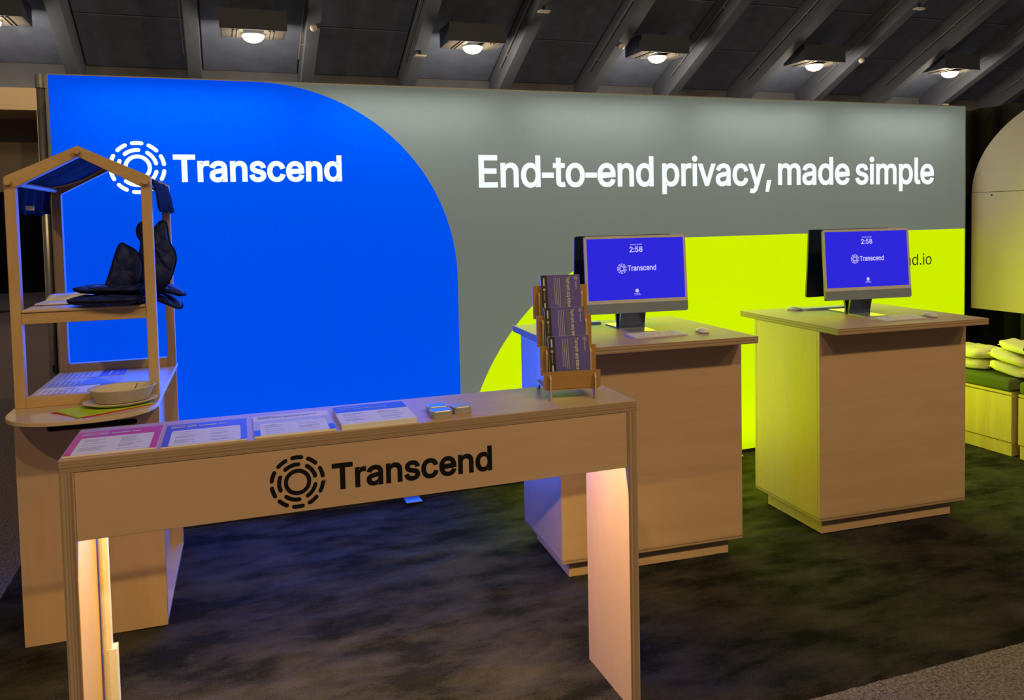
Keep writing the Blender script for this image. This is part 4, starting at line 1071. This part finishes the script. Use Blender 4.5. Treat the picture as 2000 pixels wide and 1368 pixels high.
pth = [(-0.045, -0.01, -0.005), (0.0, 0.0, 0.032)] + [(0.035 + 0.012 * (1 - cos(a)) * 0.8 - 0.0, 0.004 * sin(a), 0.058 + 0.010 * (1 - cos(a)) * 0.9 + 0.006 * sin(a)) for a in [2 * pi * k / 12 for k in range(13)]]
obj('pick_body', tube(pth, 0.0024, 6), M['spoon'], sp, smooth=True)
sp = kthing('brown_stick', 0.425, -0.05, KC + 0.028, 'short brown stick leaning in the fibre bowl', 'utensil')
obj('stick_body', tube([(-0.015, 0, -0.006), (0.012, 0.004, 0.046)], [0.003, 0.0018], 6), M['stick'], sp)
# papers on the shelf
t = kthing('paper_pile', 0.145, 0.30, 1.2926, 'loose pile of white sheets at the left of the stall shelf', 'papers')
for k in range(5):
    o = obj('sheet', box(-0.09, 0.09, -0.13, 0.13, 0, 0.0014), M['paper'], t)
    o.location = (0.006 * sin(k * 2.1), 0.01 * cos(k * 1.7), k * 0.0016); o.rotation_euler = (0, 0, 0.08 * sin(k * 1.3))
o = obj('curled_sheet', loft([[(-0.08 + 0.16 * i / 8, y, 0.009 + 0.045 * max(0, (i / 8 - 0.3)) ** 2 + (0.018 if y > 0 else 0.0)) for i in range(9)] for y in (-0.02, 0.05, 0.13)], False, False, closed=False), M['paper'], t, smooth=True)
o.modifiers.new('thickness', 'SOLIDIFY').thickness = 0.0008

# ---- navy quilted oven mitts
def dense(pts, k=4):
    """closed Catmull-Rom through the points"""
    n = len(pts); out = []
    for i in range(n):
        p0, p1, p2, p3 = [Vector(pts[(i + j) % n]) for j in (-1, 0, 1, 2)]
        for q in range(k):
            t = q / k
            v = 0.5 * ((2 * p1) + (p2 - p0) * t + (2 * p0 - 5 * p1 + 4 * p2 - p3) * t * t + (3 * p1 - p0 - 3 * p2 + p3) * t ** 3)
            out.append((v.x, v.y))
    return out
def mitt(label, mat4, outline, thick, bend=0.0, cuff=None, seed=0):
    """a padded mitt: outline in its own XY plane, padding along Z, cuff = two outline points that the opening joins"""
    t = empty('oven_mitt', (0, 0, 0))
    tag(t, label, 'oven mitt', 'navy quilted oven mitts')
    t.matrix_basis = Matrix.Translation(KO) @ Matrix.Rotation(KY, 4, 'Z') @ mat4
    out = dense(outline)
    cx_ = sum(p[0] for p in out) / len(out); cy_ = sum(p[1] for p in out) / len(out)
    x0 = min(p[0] for p in out); L = max(p[0] for p in out) - x0
    def lift(x, y, z):
        return (x, y, z + bend * ((x - x0) / L) ** 2 + 0.005 * noise.noise((x * 18 + seed, y * 18, z * 9)))
    rings = []
    for s_, z in ((0.10, -1.0), (0.40, -0.98), (0.66, -0.9), (0.84, -0.72), (0.95, -0.42), (1.0, 0.0), (0.95, 0.42), (0.84, 0.72), (0.66, 0.9), (0.40, 0.98), (0.10, 1.0)):
        rings.append([lift(cx_ + (p[0] - cx_) * s_, cy_ + (p[1] - cy_) * s_, z * thick / 2 * (1 + 0.14 * sin(p[0] * 55 + p[1] * 40 + seed))) for p in out])
    obj('mitt_body', loft(rings), M['navy_quilt'], t, smooth=True)
    obj('piping', add_tube(bmesh.new(), [lift(p[0], p[1], 0) for p in out + out[:1]], 0.0042, 6), M['navy_cloth'], t, smooth=True)
    a, b = Vector(cuff[0]), Vector(cuff[1]); mid = (a + b) / 2; h = (b - a) / 2
    ring = [lift(mid.x + h.x * cos(q), mid.y + h.y * cos(q), thick * 0.42 * sin(q)) for q in [2 * pi * k / 18 for k in range(19)]]
    obj('cuff_binding', add_tube(bmesh.new(), ring, 0.0055, 6), M['navy_cloth'], t, smooth=True)
    return t
T_, R_ = Matrix.Translation, Matrix.Rotation
SZ = 1.2930
hand = [(0.0, -0.10), (0.10, -0.112), (0.19, -0.105), (0.26, -0.075), (0.300, -0.02), (0.300, 0.03), (0.26, 0.085), (0.17, 0.105), (0.08, 0.108), (0.0, 0.10)]
def scaled(o, a, b): return [(p[0] * a, p[1] * b) for p in o]
cf = ((0.0, -0.10), (0.0, 0.10))
XZ = R_(pi / 2, 4, 'X')
mitt('lower navy quilted mitt lying flat, pointing left on the stall shelf', T_((0.462, 0.070, SZ + 0.0215)) @ R_(pi - 0.10, 4, 'Z'), scaled(hand, 0.90, 1.20), 0.036, 0.0, ((0, -0.12), (0, 0.12)), 1)
mitt('upper navy quilted mitt lying flat, pointing left on the stall shelf', T_((0.462, 0.135, SZ + 0.056)) @ R_(pi - 0.16, 4, 'Z'), scaled(hand, 0.88, 1.05), 0.034, 0.004, ((0, -0.11), (0, 0.11)), 2)
mitt('lower navy quilted mitt drooping over the right edge of the stall shelf', T_((0.400, 0.44, SZ + 0.018)) @ R_(-0.34, 4, 'Z'), scaled(hand, 0.60, 0.72), 0.032, -0.075, ((0, -0.072), (0, 0.072)), 3)
mitt('upper navy quilted mitt sticking out over the right edge of the stall shelf', T_((0.400, 0.42, SZ + 0.054)) @ R_(-0.26, 4, 'Z'), scaled(hand, 0.64, 0.70), 0.032, -0.055, ((0, -0.07), (0, 0.07)), 4)
lean = [(0.303, 0.0), (0.318, 0.062), (0.337, 0.124), (0.356, 0.190), (0.376, 0.237), (0.400, 0.226), (0.428, 0.205), (0.447, 0.168), (0.452, 0.120), (0.438, 0.070), (0.402, 0.028), (0.350, 0.004)]
mitt('navy quilted mitt standing upright, its curved edge towards the right post of the stall', T_((0.0, 0.100, SZ + 0.018)) @ R_(0.10, 4, 'Z') @ T_((0, 0, -0.050)) @ XZ, [(p[0], p[1] + 0.052) for p in scaled(lean, 1.0, 0.92)], 0.046, 0.0, ((0.303, 0.052), (0.402, 0.078)), 5)
tall = [(0.432, 0.0), (0.424, 0.075), (0.428, 0.150), (0.436, 0.196), (0.424, 0.222), (0.421, 0.252), (0.434, 0.278), (0.452, 0.276), (0.466, 0.252), (0.478, 0.244), (0.495, 0.262), (0.513, 0.282), (0.535, 0.276), (0.541, 0.225), (0.547, 0.188), (0.563, 0.158), (0.568, 0.122), (0.556, 0.072), (0.536, 0.026), (0.500, -0.006)]
mitt('tall navy quilted mitt standing behind the right post of the stall, thumb and fingers up', T_((0.0, 0.270, SZ + 0.042)) @ R_(0.0, 4, 'Z') @ XZ, tall, 0.060, 0.0, ((0.432, 0.0), (0.536, 0.02)), 6)

# ================================================================== BENCHES
M['bench'] = wood('bench_ply', BIRCH0, (0.66, 0.47, 0.27), 'z', rough=0.45)
M['seat_cloth'] = plain('green_seat_cloth', (0.09, 0.12, 0.035), 0.9, scale=60, bmp=0.3)
M['fleece'] = plain('cream_fleece', (0.80, 0.72, 0.55), 0.9, scale=90, bmp=0.3)
def bench(y0, y1, label, clabel):
    c = (y0 + y1) / 2; h = (y1 - y0) / 2
    t = empty('storage_bench', (4.70, c, 0), 0)
    tag(t, label, 'bench', 'low storage benches')
    obj('carcass', box(0.018, 0.45, -h, h, 0.085, 0.416, 0.001), M['bench'], t)
    obj('plinth', box(0.010, 0.44, -h + 0.008, h - 0.008, 0.0, 0.0845, 0.001), M['bench'], t)
    obj('door', box(0.0, 0.0175, -h + 0.002, h - 0.002, 0.092, 0.392, 0.0012), M['bench'], t)
    obj('top_rail', box(0.0, 0.0175, -h + 0.002, h - 0.002, 0.400, 0.416, 0.001), M['bench'], t)
    q = empty('seat_cushion', (4.70, c, 0.4165))
    tag(q, clabel, 'cushion', 'green bench cushions')
    obj('cushion_body', box(-0.002, 0.45, -h + 0.012, h - 0.004, 0.0, 0.080, 0.022, 4), M['seat_cloth'], q, smooth=True)
    obj('seam', add_tube(bmesh.new(), [(0.0, -h + 0.035, 0.058), (-0.0025, 0, 0.060), (0.0, h - 0.03, 0.058)], 0.0018, 5), M['seat_cloth'], q)
bench(3.742, 4.50, 'low plywood storage bench behind the right counter, next to the light wall', 'green seat cushion on the bench next to the light wall')
bench(2.94, 3.700, 'low plywood storage bench cut by the right edge of the picture', 'green seat cushion cut by the right edge of the picture')
def folded(x, y, z, a, b, h, rz, tilt, seed, label):
    t = empty('folded_hoodie', (x, y, z), rz)
    t.rotation_euler = (tilt[0], tilt[1], rz)
    tag(t, label, 'hoodie', 'folded cream fleeces on the bench')
    rings = []
    n = 36
    for k in range(13):
        ph = -pi / 2 + pi * k / 12
        zz = h / 2 + h / 2 * (abs(sin(ph)) ** 0.8) * (1 if ph > 0 else -1)
        rr = max(0.03, cos(ph) ** 0.45)
        ring = []
        for q in range(n):
            th = 2 * pi * q / n
            ct, st_ = cos(th), sin(th)
            px = a * rr * (abs(ct) ** 0.55) * (1 if ct > 0 else -1); py = b * rr * (abs(st_) ** 0.55) * (1 if st_ > 0 else -1)
            d = 0.026 * noise.noise((px * 11 + seed, py * 11, zz * 14)) + 0.007 * noise.noise((px * 30, py * 30 + seed, zz * 30))
            if k == 0: d *= 0.1
            ring.append((px * (1 + d * 2), py * (1 + d * 2), max(0, zz + d * (0.9 if k > 3 else 0.1))))
        rings.append(ring)
    obj('folded_body', loft(rings), M['fleece'], t, smooth=True)
    rows_ = [(-a * 0.92, -b * 0.85 + i * b * 0.17, h * 0.52 + 0.004 * sin(i)) for i in range(11)]
    obj('fold_seam', tube(rows_, 0.003, 6), M['fleece'], t, smooth=True)
    return t
CZ = 0.498
folded(4.90, 4.185, CZ, 0.13, 0.155, 0.072, 0.05, (0.0, 0.0), 1, 'cream fleece hoodie folded flat, bottom of the pile behind the counter edge')
folded(4.90, 4.195, CZ + 0.072, 0.13, 0.165, 0.076, -0.04, (0.0, 0.0), 2, 'cream fleece hoodie folded flat, top of the pile behind the counter edge')
folded(4.89, 3.845, CZ + 0.012, 0.13, 0.150, 0.060, 0.12, (0.10, 0.0), 3, 'cream fleece hoodie slumped across the gap between benches, lowest')
folded(4.89, 3.850, CZ + 0.084, 0.13, 0.155, 0.066, 0.02, (0.16, 0.0), 4, 'cream fleece hoodie sloping down in the middle of the right pile')
t = folded(4.92, 3.77, CZ + 0.150, 0.13, 0.190, 0.068, -0.06, (0.08, 0.0), 5, 'cream fleece hoodie with a dark tag on top of the right pile')
obj('dark_tag', box(-0.128, -0.118, -0.06, -0.035, 0.035, 0.055), M['black'], t)
